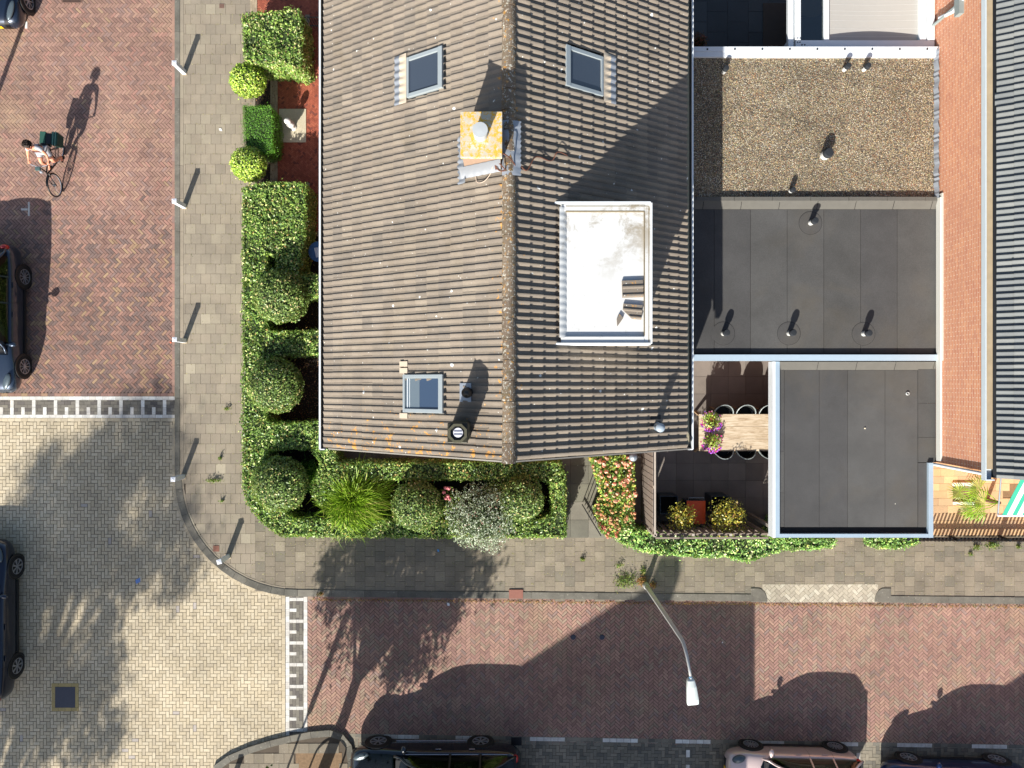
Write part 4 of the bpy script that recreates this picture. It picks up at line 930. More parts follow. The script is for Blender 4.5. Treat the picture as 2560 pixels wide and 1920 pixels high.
# grass clumps
def grass_clump(name,label,px,py,n,Lg,mat,z0=.5,spread=1.0):
    x0,y0=P(px,py,.1); t=thing(name,label,'ornamental grass',(x0,y0,.06)); mb=MB()
    for k in range(n):
        a=random.random()*6.283 if k%3==0 else random.gauss(-.9,1.1); out=Lg*random.uniform(.2,1.0)*spread*(1 if k%3 else .7); hh=random.uniform(.55,1.0)*z0*1.6; w=random.uniform(.006,.011); side=Vector((-math.sin(a),math.cos(a),0))*w; b0=Vector((random.gauss(0,.13),random.gauss(0,.11),0)); tw=random.gauss(0,.35); pr=None; L_=[];R_=[]
        for i in range(6):
            s=i/5; p=b0+Vector((math.cos(a+tw*s*s)*out*s,math.sin(a+tw*s*s)*out*s,hh*math.sin(min(1,s*1.15)*2.35)/1.0 if s>0 else 0)); f=(1-s**2*.9); L_.append(p-side*f); R_.append(p+side*f)
        mb.grid([L_,R_])
    return mb.build('blades',mat,t),t
m_gr=leafmat('grass_blade',[(3,(143,177,41)),(3,(122,160,37)),(2,(163,194,59)),(1,(95,130,35)),(1,(190,188,97))],rough=.5,trans=.35)
m_grD=leafmat('dark_grass_blade',[(3,(104,150,57)),(3,(87,128,50)),(2,(126,172,70)),(1,(160,184,87))],rough=.5,trans=.35)
grass_clump('grass_clump','bright green arching grass clump in the front bed',896,1236,3000,1.15,m_gr,.85,spread=1.15)
grass_clump('grass_clump','dark green grass tuft between corner ball and east hedge arm',770,1180,900,.62,m_grD,.42)
# soil litter: small low plants inside beds
def groundcover(name,label,box,n,L,mat,z=.1,kind='stuff'):
    q=pbox(*box); C=np.stack([RNG.uniform(q[0],q[1],n),RNG.uniform(q[2],q[3],n),z+np.abs(RNG.normal(0,.03,n))],1); o=leafcloud(name,C,np.tile([0,0,1.],(n,1)),L,mat,None,tilt=.5); return tag(o,label,'ground cover',kind=kind)
m_litter=leafmat('dead_leaf',[(3,(124,84,56)),(3,(96,66,46)),(2,(150,108,74)),(1,(176,140,104)),(1,(86,100,48))],rough=.8,trans=.1)
groundcover('leaf_litter','brown dead leaves on the soil below the balls',(660,880,810,1070),1600,.05,m_litter)
groundcover('leaf_litter','dead leaves under the hedge beside the corner ball',(660,640,810,850),700,.045,m_litter)
groundcover('leaf_litter','dead leaves in the dark soil of the front bed',(700,1230,1400,1300),1200,.045,m_litter)
groundcover('leaf_litter','dead leaves and crumbs around the clipped balls by the paving',(610,130,700,470),900,.04,m_litter)
# hydrangeas: orange flowering bushes beside the fence
m_hyd=leafmat('hydrangea_leaf',[(4,(134,171,76)),(3,(166,201,94)),(3,(105,134,65)),(2,(217,230,110)),(1,(243,177,97))])
m_hf=island('salmon_petal',[(3,(226,140,112)),(3,(232,160,124)),(2,(220,116,92)),(2,(238,190,150)),(1,(240,212,180))],rough=.7,grit=.06,bump=0)
m_hf2=island('coral_petal',[(3,(226,112,92)),(3,(220,128,100)),(2,(230,150,120)),(1,(236,180,150))],rough=.7,grit=.06,bump=0)
m_hfy=island('faded_petal',[(3,(214,180,128)),(3,(222,166,118)),(2,(200,190,120)),(1,(226,140,110))],rough=.7,grit=.06,bump=0)
def hyd(label,pp,z,n,fl,fm,nf,group='flowering hydrangeas by the fence',rad=.055):
    W_=[P(a,b,z) for a,b in pp]; xs=[p[0] for p in W_]; ys=[p[1] for p in W_]; cx,cy=np.mean(xs),np.mean(ys); t=thing('hydrangea',label,'hydrangea',(cx,cy,.06),group=group)
    def samp(k):
        x=RNG.uniform(min(xs),max(xs),k*3); y=RNG.uniform(min(ys),max(ys),k*3); m=pip(x,y,W_); return x[m][:k],y[m][:k]
    x,y=samp(n); zz=z-.06-np.abs(RNG.normal(0,.16,len(x)))
    leafcloud('leaves',np.stack([x-cx,y-cy,zz],1),np.tile([0,0,1.],(len(x),1)),.085,m_hyd,t,tilt=.55,wr=.62)
    mb=MB(); mb.prism([((a-cx)*.86,(b-cy)*.86) for a,b in W_],0,z-.36); mb.build('inner_branches',m_core,t)
    x,y=samp(nf)
    for a,b in zip(x,y):
        r=rad*random.uniform(.65,1.2); mb=MB(); 
        for q in range(14):
            d=Vector((random.gauss(0,1),random.gauss(0,1),abs(random.gauss(0,1)))).normalized()*r; s=r*.55; u=d.orthogonal().normalized()*s; v=d.cross(u).normalized()*s; c=Vector((a-cx,b-cy,z-.04+random.uniform(-.01,.02)))+d
            mb.quad(c-u,c-v,c+u,c+v)
        mb.build('flower_head',fm,t)
    return t
hyd('salmon flowering hydrangea against the house gable beside the fence',[(1472,1142),(1560,1138),(1588,1150),(1590,1240),(1560,1262),(1500,1240),(1484,1180)],1.15,1500,0,m_hf,60)
hyd('faded cream and orange hydrangea in the middle by the fence',[(1500,1240),(1560,1225),(1588,1240),(1588,1310),(1540,1330),(1490,1300),(1482,1275)],1.0,1200,0,m_hfy,62,rad=.04)
hyd('low coral hydrangea at the pavement corner of the fence',[(1495,1300),(1540,1296),(1560,1320),(1545,1345),(1515,1344),(1498,1325)],.9,420,0,m_hf2,34,rad=.042)
hedge('ivy_hedge','shaggy light green ivy hedge below the slatted fence','hedge',[(1560,1310),(1600,1330),(1760,1338),(1935,1340),(1948,1300),(1962,1345),(1950,1380),(1900,1392),(1870,1404),(1820,1392),(1700,1390),(1600,1376),(1545,1350)],1.0,mat=m_leafI,dens=1100,L=.085,rag=.07)
hedge('ivy_hedge','thin ivy strip along the foot of the carport','hedge',[(1950,1345),(2088,1348),(2090,1364),(2040,1372),(1955,1374)],.6,mat=m_leafI,dens=1100,L=.08,rag=.06)
hedge('ivy_hedge','small ivy patch under the south east carport corner','hedge',[(2182,1344),(2296,1346),(2300,1358),(2250,1370),(2178,1366)],.5,mat=m_leafI,dens=1300,L=.08,rag=.06)
shrub('golden_shrub','sparse golden shrub left of the second one in the dark patio',1704,1294,40,1.44,.4,m_leafO,850,.075,group='golden shrubs in the patio',core=False,inner=.2,wr=.45)
shrub('golden_shrub','rounder golden shrub beside the carport post',1816,1294,52,1.44,.4,m_leafO,1200,.075,group='golden shrubs in the patio',core=False,inner=.2,wr=.45)
shrub('red_shrub','dark red bushy plant in the corner of the back patio',1746,108,22,.8,.4,leafmat('red_leaf',[(3,(120,50,40)),(2,(150,70,50)),(2,(80,40,34))]),500,.06)
# fan palm
def palm():
    x0,y0=P(2468,1250,.1); t=thing('fan_palm','young fan palm in a square planting hole of the terrace','palm',(x0,y0,.07))
    mb=MB(); mb.tube([(0,0,0),(.02,0,.55)],[.07,.05],8); mb.build('trunk',simple('palm_trunk',(96,74,52),.9),t)
    fans=[(2398,1228,1.1,.27,160),(2450,1222,1.25,.40,50),(2462,1258,1.2,.5,-28),(2428,1268,1.0,.36,-105),(2442,1278,.8,.3,-70)]
    for a,b,z,r,ang in fans:
        x,y=P(a,b,z); hx,hy=x-x0,y-y0; d=Vector((hx,hy,0)); d=d.normalized() if d.length>.05 else Vector((math.cos(R(ang)),math.sin(R(ang)),0)); base=Vector((hx,hy,z-.07))
        mb=MB(); mb.tube([(0,0,.5),(hx*.5,hy*.5,(z+.5)/2+.1),base],[.014,.011,.009],5)
        nb_=20
        for k in range(nb_):
            th=math.atan2(d.y,d.x)+(k/(nb_-1)-.5)*R(190 if r>.3 else 300); u=Vector((math.cos(th),math.sin(th),0)); L_=r*random.uniform(.85,1.1)*1.25; s=Vector((-u.y,u.x,0))*.016
            p1=base+u*L_*.6+Vector((0,0,.02)); p2=base+u*L_+Vector((0,0,-.09*random.uniform(.5,1.6)))
            mb.add([base,p1-s,p1+Vector((0,0,-.008)),p1+s,p2],[(0,1,2),(0,2,3),(1,4,2),(2,4,3)])
        mb.build('frond',m_palm,t)
m_palm=leafmat('palm_leaf',[(3,(132,180,40)),(3,(156,200,50)),(2,(104,152,36)),(1,(180,212,70))],rough=.45,trans=.4)
palm()
def palm_tile(a,b,c,d,lab):
    q=pbox(a,b,c,d,.1); mb=MB(); mb.box(*q,.08,.13); tag(mb.build('edging_block',simple('white_block',(226,222,212),.8,var=.1,vs=30),bevel=.01),lab,'edging block')
palm_tile(2381,1206,2432,1215,'white edging block north of the palm'); palm_tile(2382,1254,2435,1261,'white edging block south of the palm')
mb=MB(); q=pbox(2382,1216,2440,1253,.08); mb.box(*q,.04,.085); tag(mb.build('planting_hole',m_pit),'square of bare earth around the palm','soil',kind='structure')
# weeds in the pavement joints
m_weed=leafmat('weed_leaf',[(3,(108,138,50)),(3,(84,112,42)),(2,(140,150,64)),(1,(170,160,90))],rough=.6)
m_dry=leafmat('dry_weed',[(3,(170,120,66)),(2,(150,96,54)),(2,(186,150,90)),(1,(120,130,60))],rough=.7)
def tuft(label,px,py,rpx,n,mat,name='weed_tuft',asp=1,L=.07,h=.06):
    x0,y0=P(px,py,.08); r=rpx/PPM; t=RNG.normal(0,.5,(n,2)); C=np.stack([t[:,0]*r*asp,t[:,1]*r,np.abs(RNG.normal(0,h,n))],1)
    o=leafcloud(name,C,np.tile([0,0,1.],(n,1)),L,mat,None,tilt=.8,wr=.3); o.location=(x0,y0,ZP+.005); return tag(o,label,'weeds',group='weeds growing in the pavement')
tuft('green weeds west of the street lamp foot',1563,1452,20,420,m_weed,asp=1.3); tuft('dry orange weeds round the foot of the street lamp',1605,1452,12,260,m_dry,'dry_weeds')
tuft('dry weeds just east of the street lamp foot',1632,1462,9,130,m_dry,'dry_weeds')
tuft('small green tuft north of the street lamp',1608,1427,7,90,m_weed); tuft('small tuft north west of the lamp',1548,1413,5,60,m_weed,asp=2); tuft('tiny tuft on the south pavement below the path',1457,1398,4,50,m_weed,asp=1.6)
tuft('long grassy weed line beside the corner bollard',536,1201,4,130,m_weed,asp=5); tuft('small weed by the west hedge above the fourth bollard',551,1146,5,60,m_weed,asp=.7); tuft('weed in the west pavement near the crossing band',568,1022,3.5,50,m_weed,asp=2)
tuft('weeds at the terrace fence below the palm',2440,1368,7,120,m_weed,asp=1.6); tuft('dense weeds along the black fence foot',2480,1362,9,260,m_weed,asp=1.8); tuft('single weed right of the dense ones at the fence',2545,1366,6,70,m_weed,asp=.8); tuft('tiny weed south of the black fence',2425,1385,4,50,m_weed,asp=1.4)
tuft('weed at the corner kerb near the hedge end',555,1252,3,40,m_weed,asp=2)
tuft('weeds at the kerb end near the ladder marking',803,1484,5,80,m_dry,'dry_weeds',asp=1.6)
n_=2600; px=RNG.uniform(780,2560,n_); C=[]
for k in range(n_):
    x,y=P(px[k],ky(px[k])+RNG.normal(9,2.2),0); C.append((x,y,.01+abs(RNG.normal(0,.012))))
o=leafcloud('gutter_moss',np.array(C),np.tile([0,0,1.],(n_,1)),.035,m_dry,None,tilt=.5,wr=.6); tag(o,'moss and dry crumbs gathered along the side street kerb','moss',kind='stuff')
# joint moss on the pavement
C=[]
for k in range(3600):
    if k<1100: a,b=random.uniform(457,605),random.uniform(0,1480); 
    else: a,b=random.uniform(620,2560),random.uniform(1350,1485)
    x,y=P(a,b,.07)
    if k%2: x=round(x/.3)*.3+random.gauss(0,.01)
    else: y=round(y/.3)*.3+random.gauss(0,.01)
    if in_arc(x,y,3.3): C.append((x,y,ZP+.003))
o=leafcloud('joint_moss',np.array(C),np.tile([0,0,1.],(len(C),1)),.022,leafmat('moss',[(3,(128,124,66)),(3,(150,140,84)),(2,(100,110,54)),(1,(186,176,120))],rough=.8,trans=0),None,tilt=.15,wr=.8); tag(o,'flecks of moss in the joints of the pavement slabs','moss',kind='stuff')
# street trees south of the picture (seen through their shade)
m_bark=simple('bark',(92,76,60),.95,var=.35,vs=12,bump=.6)
m_tleaf=leafmat('tree_leaf',[(4,(70,98,40)),(4,(84,112,46)),(3,(58,80,34)),(1,(120,130,60))],trans=.3)
def tree(label,x,y,trunk,hz,r,hh,n,L,seed,clumps=46,zoff=(0,0),fill=.5,cr=.24):
    t=thing('street_tree',label,'tree',(x,y,.05),group='street trees south of the houses'); rr=np.random.default_rng(seed)
    mb=MB(); mb.tube(trunk,[.17,.15,.13,.1][:len(trunk)],12)
    top=Vector(trunk[-1]); mb2=mb; ctr=np.array([zoff[0],zoff[1],hz]); C=[];Nn=[]
    d=rr.normal(0,1,(clumps,3)); d/=np.linalg.norm(d,axis=1)[:,None]; s=rr.uniform(.15,1,clumps)**.5; cl=ctr+d*s[:,None]*np.array([r,r,hh])
    for k,c in enumerate(cl):
        m=n//clumps; w=cr*r*rr.uniform(.55,1.15); q=rr.normal(0,.55,(m,3))*w; C.append(c+q); Nn.append(rr.normal(0,.4,(m,3))+np.array([0,0,1]))
        if k%3==0: mb.tube([tuple(top*.55) if k%2 else tuple(top),tuple((np.array(top)+c)/2+np.array([0,0,-.1])),tuple(c)],[.06,.035,.012],6)
    mb.build('trunk',m_bark,t); leafcloud('crown',np.concatenate(C),np.concatenate(Nn),L,m_tleaf,t,tilt=.5,wr=.6)
bx_,by_=P(792,1966); tree('small street tree in the corner island next to the black estate car',bx_,by_,[(0,0,0),(.05,.02,1.2),(-.02,.05,2.4),(0,0,3.2)],4.1,2.4,1.5,36000,.12,3,clumps=130,zoff=(.2,-.25),cr=.18)
sx,sy=P(175,1500); hz=9.5; tree('tall leafy street tree south west of the junction',sx-hz*SHX,sy-hz*SHY,[(0,0,0),(.1,0,3),(0,.1,6),(0,0,8)],hz,3.7,3.1,27000,.17,8,clumps=88,cr=.18)
# ---------------- street furniture ----------------
m_bol=simple('bollard_white',(214,216,222),.5,var=.06,vs=9)
def bollard():
    t=thing('bollard','','bollard'); w=.062; h=.67
    mb=MB(); mb.box(-w,w,-w,w,0,h-.05); mb.build('post',m_bol,t,bevel=.008)
    mb=MB(); a=w+.006; mb.add([(-a,-a,h-.05),(a,-a,h-.05),(a,a,h-.05),(-a,a,h-.05),(-a,-a,h-.02),(a,-a,h-.02),(a,a,h-.02),(-a,a,h-.02),(0,0,h)],[(0,1,5,4),(1,2,6,5),(2,3,7,6),(3,0,4,7),(4,5,8),(5,6,8),(6,7,8),(7,4,8)]); mb.build('cap',m_bol,t)
    mb=MB(); mb.box(-w-.02,w+.02,-w-.02,w+.02,-.01,.012); mb.build('foot',simple('foot_sand',(176,160,132),.9),t); return t
b0=bollard()
BL=[(461,181,0,'white square bollard nearest the top edge beside the north hedge block'),(461,516,2,'white bollard level with the top of the long hedge'),(462,852,-1,'white bollard just above the ladder shaped marking band'),(458,1191,-4,'white bollard where the kerb starts to curve'),(570,1391,14,'white bollard on the curve of the corner kerb'),(571,1978,0,'white bollard on the corner island below the picture edge')]
for i,(px,py,a,lb) in enumerate(BL):
    o=b0 if i==0 else copy_tree(b0); x,y=P(px,py,.07); o.location=(x,y,ZP); o.rotation_euler=(0,0,R(a)); tag(o,lb,'bollard','white bollards along the kerb')
# street lamp
m_pole=simple('galvanised_pole',(178,178,174),.6,metal=0,var=.12,vs=5); m_lampw=simple('lamp_housing',(206,212,206),.5,var=.04)
def lamp(label,base,bend_z,arm,head,hw=.15):
    x,y=base; t=thing('street_lamp',label,'street lamp',(x,y,ZP))
    pts=[(0,0,0),(0,0,1.2),(0,0,bend_z-.25)]+[tuple(Vector((0,0,bend_z-.25))+Vector((arm[0]*s*s*.35,arm[1]*s*s*.35,.42*s))) for s in (.35,.7,1)]+[(arm[0]*.7,arm[1]*.7,bend_z+.3),(arm[0],arm[1],bend_z+.36)]
    mb=MB(); mb.tube(pts,[.072,.066,.046,.042,.038,.036,.03,.028],14); mb.build('pole',m_pole,t,smooth=True)
    mb=MB(); mb.lathe([(.095,0),(.095,.25),(.078,.3)],(0,0,0),14); mb.build('pole_base',m_pole,t)
    d=Vector((arm[0],arm[1],0)).normalized(); s=Vector((-d.y,d.x,0)); o=Vector((arm[0],arm[1],bend_z+.34)); L_=head; mb=MB(); rr=[]
    for u,w,hh in ((0,.45,.04),(.06,.62,.07),(.3,.82,.09),(.8,1,.09),(1,.98,.055)):
        c=o+d*L_*u; rr.append([c+s*(hw*w*v)+Vector((0,0,hh*(1-.3*abs(v)**3))) for v in (-1,-.8,-.4,0,.4,.8,1)])
    mb.grid(rr); rb=[[p-Vector((0,0,.1)) for p in r] for r in rr]; mb.grid(rb,flip=True)
    for a,b in ((0,None),(6,None)):
        mb.grid([[r[a] for r in rr],[r[a] for r in rb]],flip=(a==6))
    mb.grid([rr[0],rb[0]],flip=True); mb.grid([rr[-1],rb[-1]]); mb.build('lamp_head',m_lampw,t)
    mb=MB(); mb.tube([tuple(o-d*.05),tuple(o+d*.06)],.042,10); mb.build('spigot',simple('blue_spigot',(110,150,180),.4,metal=.3),t); return t
lx,ly=P(1613,1461,.07); lamp('tall grey street lamp on the south pavement with an arm over the side street',(lx,ly),4.85,(.06,-.68),.58,hw=.13)
lamp('street lamp off the left edge whose curved shadow crosses the red road',P(-38,318),6.0,(.35,.1),.5)
x,y=P(688,2004); t=thing('sign_post','thin post below the island casting a tapering shadow','post',(x,y,.05)); mb=MB(); mb.tube([(0,0,0),(0,0,1.5),(.02,0,1.6),(.05,0,3.4)],[.032,.032,.075,.085],10); mb.build('post',m_pole,t)
x,y=P(802,1948,0); t=thing('bicycle_hoop','steel bicycle hoop in the tree pit just below the picture','bicycle stand',(x,y,.05)); mb=MB(); mb.tube(curve_pts([(-.46,0,0),(-.46,0,.35),(-.42,0,.6),(-.2,0,.75),(.2,0,.75),(.42,0,.6),(.46,0,.35),(.46,0,0)],6),.03,8); mb.build('hoop',m_pole,t)
# covers and drains
def cover(name,label,cat,px,py,w,h,mat,z,rim=None,slots=0,diag=False,rz=0):
    x,y=P(px,py,0); t=thing(name,label,cat,(x,y,z),rz); w/=PPM; h/=PPM
    mb=MB(); mb.box(-w/2,w/2,-h/2,h/2,-.02,.006); mb.build('plate',mat,t,bevel=.003)
    if rim: 
        mb=MB(); r=rim/PPM; 
        n=4; st=(w+2*r)/4
        for k in range(4):
            for s in (-1,1): mb.box(-w/2-r+k*st+.004,-w/2-r+(k+1)*st-.004,min(s*h/2,s*(h/2+r))+.003,max(s*h/2,s*(h/2+r))-.003,-.02,.004)
        for k in range(3):
            for s in (-1,1): mb.box(min(s*w/2,s*(w/2+r))+.003,max(s*w/2,s*(w/2+r))-.003,-h/2+k*h/3+.004,-h/2+(k+1)*h/3-.004,-.02,.004)
        mb.build('surround',simple('ochre_surround',(170,150,100),.9,var=.15,vs=4) if rim>8 else m_joint,t)
    if slots:
        mb=MB()
        for k in range(slots):
            v=-h/2+h*(k+.5)/slots
            if diag:
                for q in range(3): mb.cbox((-w/2+w*(q+.5)/3,v,.006),(w*.26,h/slots*.38,.004),R(45))
            else: mb.cbox((0,v,.006),(w*.86,h/slots*.4,.004))
        mb.build('slots',m_blk,t)
    return t
m_iron=simple('cast_iron',(64,68,80),.6,metal=.3,var=.2,vs=20); m_ironr=simple('rusty_iron',(110,84,72),.7,var=.3,vs=20)
cover('manhole_cover','square blue grey manhole cover with ochre surround in the yellow paving','manhole',163,1743,50,52,m_iron,.003,rim=9)
for dx in (-.22,.2): 
    pass
cover('drain_grate','dark slotted drain at the black car tail','drain',1291,1853,26,20,simple('dark_iron',(40,38,40),.6,metal=.3),.012,slots=4,diag=True)
cover('road_grate','slotted drain in the red road at the top edge','drain',180,1,52,12,m_ironr,.003,slots=3)
cover('service_cover','small rusty cover in the west pavement near the top edge','cover',557,18,12,11,m_ironr,ZP+.002)
cover('service_cover','rust red square cover beside the corner bollard','cover',543,1370,15,15,simple('rust_red',(120,78,62),.8,var=.3,vs=12),ZP+.002)
cover('tile_cover','salmon red slab with slots at the south kerb','cover',1290,1483,35,22,simple('salmon_tile',(142,94,80),.85,var=.15,vs=12),ZP+.024)
for px,lb in ((1433,'left of two small black valve caps in the side street'),(1505,'right of two small black valve caps in the side street')):
    x,y=P(px,1593); t=thing('valve_cap',lb,'valve cap',(x,y,0)); mb=MB(); mb.lathe([(.085,-.01),(.08,.012),(.05,.016),(.001,.017)],(0,0,0),8,closed=False); mb.build('cap',m_iron,t)
def litter(name,label,cat,px,py,s,col,z=.006):
    x,y=P(px,py); mb=MB(); mb.add([(-s,-s*.5,0),(s*.6,-s*.7,.004),(s,s*.4,.01),(-s*.3,s*.6,.004)],[(0,1,2,3)]); o=mb.build(name,simple(name+'_c',col,.7)); o.location=(x,y,z); o.rotation_euler=(0,0,random.random()*6); return tag(o,label,cat)
litter('paper_scrap','white scrap on the west pavement below the second bollard','litter',554,327,.06,(230,226,220),ZP+.01)
litter('paper_scrap','white scrap beside the ladder marking kerb','litter',1121,1510,.06,(220,224,222))
litter('plastic_scrap','blue crumpled plastic on the yellow paving in tree shade','litter',346,1452,.1,(110,140,196))
litter('plastic_scrap','small blue scrap on the shaded pavement','litter',1096,1375,.05,(90,150,200),ZP+.01)
litter('paper_scrap','small white crumb in the shaded side street right of the lamp','litter',1806,1606,.03,(226,222,214))
litter('brick_chip','orange chip beside the third bollard','litter',427,856,.04,(206,110,70))
# ---------------- fences ----------------
m_fw=simple('weathered_fence_wood',(138,124,112),.85,var=.2,vs=7); m_ft=simple('pale_fence_cap',(176,164,150),.85,var=.15)
def fence_run(label,x0,y0,x1,y1,h,bw,gap,mat,matc,z=.07,posts=3,off=.0,lean=0):
    t=thing('slatted_fence' if h>1 else 'picket_fence',label,'fence',(x0,y0,z)); d=Vector((x1-x0,y1-y0,0)); L_=d.length; d.normalize(); a=math.atan2(d.y,d.x); M=Matrix.Rotation(a,4,'Z')
    n=int(L_/(bw+gap))
    for s,tt in ((1,.03),(-1,-.03)):
        pass
    k=0; u=0
    while u+bw<L_:
        mb=MB(); mb.box(u,u+bw,-.035,-.015,.03,h-.03+random.uniform(-.01,.01),M); 
        mb.build('slat',mat,t); u+=bw+gap; k+=1
        if k>98: break
    if off:
        u=-bw/2
        while u+bw<L_:
            mb=MB(); mb.box(max(u,0),u+bw,.04,.06,.03,h-.03,M); mb.build('slat',mat,t); u+=bw+gap
    for zz in (.35,h*.62,h-.18)[:3 if h>1 else 2]:
        mb=MB(); mb.box(0,L_,-.014,.03,zz*(1 if h>1 else .55),zz*(1 if h>1 else .55)+(.06 if h>1 else .045),M); mb.build('rail',mat,t)
    for i in range(posts):
        mb=MB(); u=L_*i/(posts-1); mb.box(u-.035,u+.035,-.012,.058,0,h+.01,M); mb.build('post',matc,t)
    return t
fx=3.9; fy=-4.17
ft=fence_run('brown slatted fence running from the house gable down to the pavement',fx,-1.5,fx,fy,1.8,.15,.02,m_fw,m_ft)
fs=fence_run('brown slatted fence between the ivy and the dark patio',fx+.05,fy,7.05,fy,1.8,.12,.08,m_fw,m_ft,posts=4,off=1)
mb=MB(); mb.box(0,.05,-2.62,0,1.8,1.83); mb.build('cap_rail',m_ft,ft); mb=MB(); mb.box(0,3.1,-.09,-.045,1.76,1.8); mb.build('cap_rail',m_fw,fs)
x0,y0=P(2250,1342,.07); pf=fence_run('low black picket fence along the sandstone terrace',x0,y0,17.6,y0-.03,.48,.055,.055,simple('black_fence',(30,30,32),.7,var=.2),m_blk,z=.07,posts=5)
# dark timber rack below the fence inside the patio
# ---------------- patio things ----------------
m_wood=None
n=N('grey_weathered_oak'); x_,y_,z_=n.xyz(); cb=n.n('CombineXYZ'); n.l(n.math('MULTIPLY',x_,1.2),cb.inputs[0]); n.l(n.math('MULTIPLY',y_,9),cb.inputs[1])
c=n.ramp(n.noise(1.6,6,.7,vec=cb.outputs[0],dist=.8),[(.3,lin((150,124,96))),(.5,lin((198,178,150))),(.7,lin((222,208,186)))]); n.col(c); n.rough(.8); n.bump(n.noise(4,5,.7,vec=cb.outputs[0]),.3,.004); m_oak=n.m
zt=.76; tx0,tyt=P(1748,1035,zt); tx1,tyb=P(1975,1128,zt); t=thing('garden_table','long pale oak garden table reaching under the carport edge','table',((tx0+tx1)/2,(tyt+tyb)/2,.07)); L_=tx1-tx0; Wd=tyt-tyb
for k in range(3):
    a=-Wd/2+Wd*k/3; mb=MB(); mb.box(-L_/2,L_/2,a+.003,a+Wd/3-.003,zt-.14,zt-.07+.002*k); mb.build('plank',m_oak,t,bevel=.004)
m_tl=simple('table_leg_wood',(170,140,104),.8)
for sx in (-1,1):
    for sy in (-1,1):
        mb=MB(); mb.beam((sx*(L_/2-.25),sy*(Wd/2-.22),zt-.14),(sx*(L_/2-.05),sy*(Wd/2+.06),0),.07); mb.build('leg',m_tl,t)
m_shell_out=simple('chair_shell_grey',(150,158,156),.4,var=.06); m_shell_in=simple('chair_cushion_black',(22,26,26),.7)
def chair():
    t=thing('tub_chair','','chair'); r=.27
    rr=[]; ri=[]
    for k in range(13):
        a=R(-20)+R(220)*k/12; s=math.sin(R(180)*k/12)
        ht=.62+.22*s; x,y=r*math.cos(a),r*math.sin(a)*.95
        rr.append([(x*.86,y*.86,.40),(x*1.02,y*1.02,.42+.5*(ht-.4)),(x*1.08,y*1.1,ht)]); ri.append([(x*.80,y*.80,.41),(x*.93,y*.93,.42+.5*(ht-.4)),(x*1.0,y*1.02,ht)])
    mb=MB(); mb.grid(rr,flip=True); mb.grid(ri); mb.grid([[a[2] for a in rr],[b[2] for b in ri]]); mb.build('shell',m_shell_out,t,smooth=False)
    mb=MB(); mb.grid([[(p[0]*.985,p[1]*.985,p[2]-.02) for p in q] for q in ri]); mb.lathe([(.25,.40),(.24,.47),(.001,.475)],(0,0,0),18,closed=False); mb.build('cushion',m_shell_in,t)
    for sx in (-1,1):
        for sy in (-1,1): mb=MB(); mb.tube([(sx*.14,sy*.13,.41),(sx*.22,sy*.2,0)],[.016,.011],6); mb.build('leg',m_tl,t)
    return t
c0=chair(); cc=0
for row,(py,rz_) in enumerate(((1033,0),(1123,math.pi))):
    for k,px in enumerate((1803,1858,1914)):
        o=c0 if cc==0 else copy_tree(c0); x,y=P(px,py,.5); o.location=(x,y+(-.02 if row==0 else .02),.07); o.rotation_euler=(0,0,rz_+random.uniform(-.06,.06)); cc+=1
        tag(o,('tub chair '+('north' if row==0 else 'south')+' of the table, '+['nearest the flower pots','middle one of its row','cut by the carport edge'][k]),'chair','tub chairs round the garden table')
m_mag=island('petunia',[(3,(206,40,130)),(3,(190,90,200)),(2,(150,90,210)),(1,(230,70,110)),(1,(220,160,180))],rough=.7,grit=.05,bump=0)
for px,py,lb in ((1779,1052,'flower pot with green and pink petunias on the north table corner'),(1781,1106,'flower pot with purple petunias on the south table corner')):
    x,y=P(px,py,1.0); t=thing('flower_pot',lb,'potted plant',(x,y,zt),group='petunia pots on the table'); mb=MB(); mb.lathe([(.09,0),(.13,.16)],(0,0,0),14); mb.build('pot',simple('terracotta',(150,86,60),.8),t)
    n_=700; d=RNG.normal(0,1,(n_,3)); d/=np.linalg.norm(d,axis=1)[:,None]; C=d*np.array([.29,.27,.13])*RNG.uniform(.6,1,(n_,1))+np.array([0,0,.22]); leafcloud('leaves',C,d+[0,0,.5],.055,m_leafY,t,tilt=.7)
    mb=MB()
    for k in range(230):
        a=random.uniform(-2.9,-.2) if k%4 else random.uniform(0,6.28); rr_=random.uniform(.15,.32); p=Vector((rr_*math.cos(a),rr_*math.sin(a),.2+random.uniform(-.03,.07))); s=random.uniform(.018,.032); q=Vector((random.gauss(0,.4),random.gauss(0,.4),1)).normalized(); u=q.orthogonal().normalized()*s; v=q.cross(u).normalized()*s; mb.quad(p-u,p-v,p+u,p+v)
    mb.build('petunias',m_mag,t)['kind']='stuff'
m_orl=simple('orange_plastic',(226,84,34),.5,var=.06); m_bin=simple('dark_bin',(42,50,54),.5,var=.1)
x,y=P(1740,1276,1.0); t=thing('wheeled_bin','wheeled bin with orange lid between the two golden shrubs','bin',(x,y,.07)); 
mb=MB(); mb.add([(-.2,-.27,0),(.2,-.27,0),(.2,.2,0),(-.2,.2,0),(-.25,-.34,.93),(.25,-.34,.93),(.25,.28,.93),(-.25,.28,.93)],[(3,2,1,0),(0,1,5,4),(1,2,6,5),(2,3,7,6),(3,0,4,7),(4,5,6,7)]); mb.build('body',m_bin,t,bevel=.02)
mb=MB(); rr=[[(-.27+.54*i/8,-.38+.66*j/8,.94+.05*math.sin(math.pi*i/8)**.5*math.sin(math.pi*(j+.6)/9.2)**.5) for i in range(9)] for j in range(9)]; mb.grid(rr); mb.build('lid',m_orl,t,smooth=True)
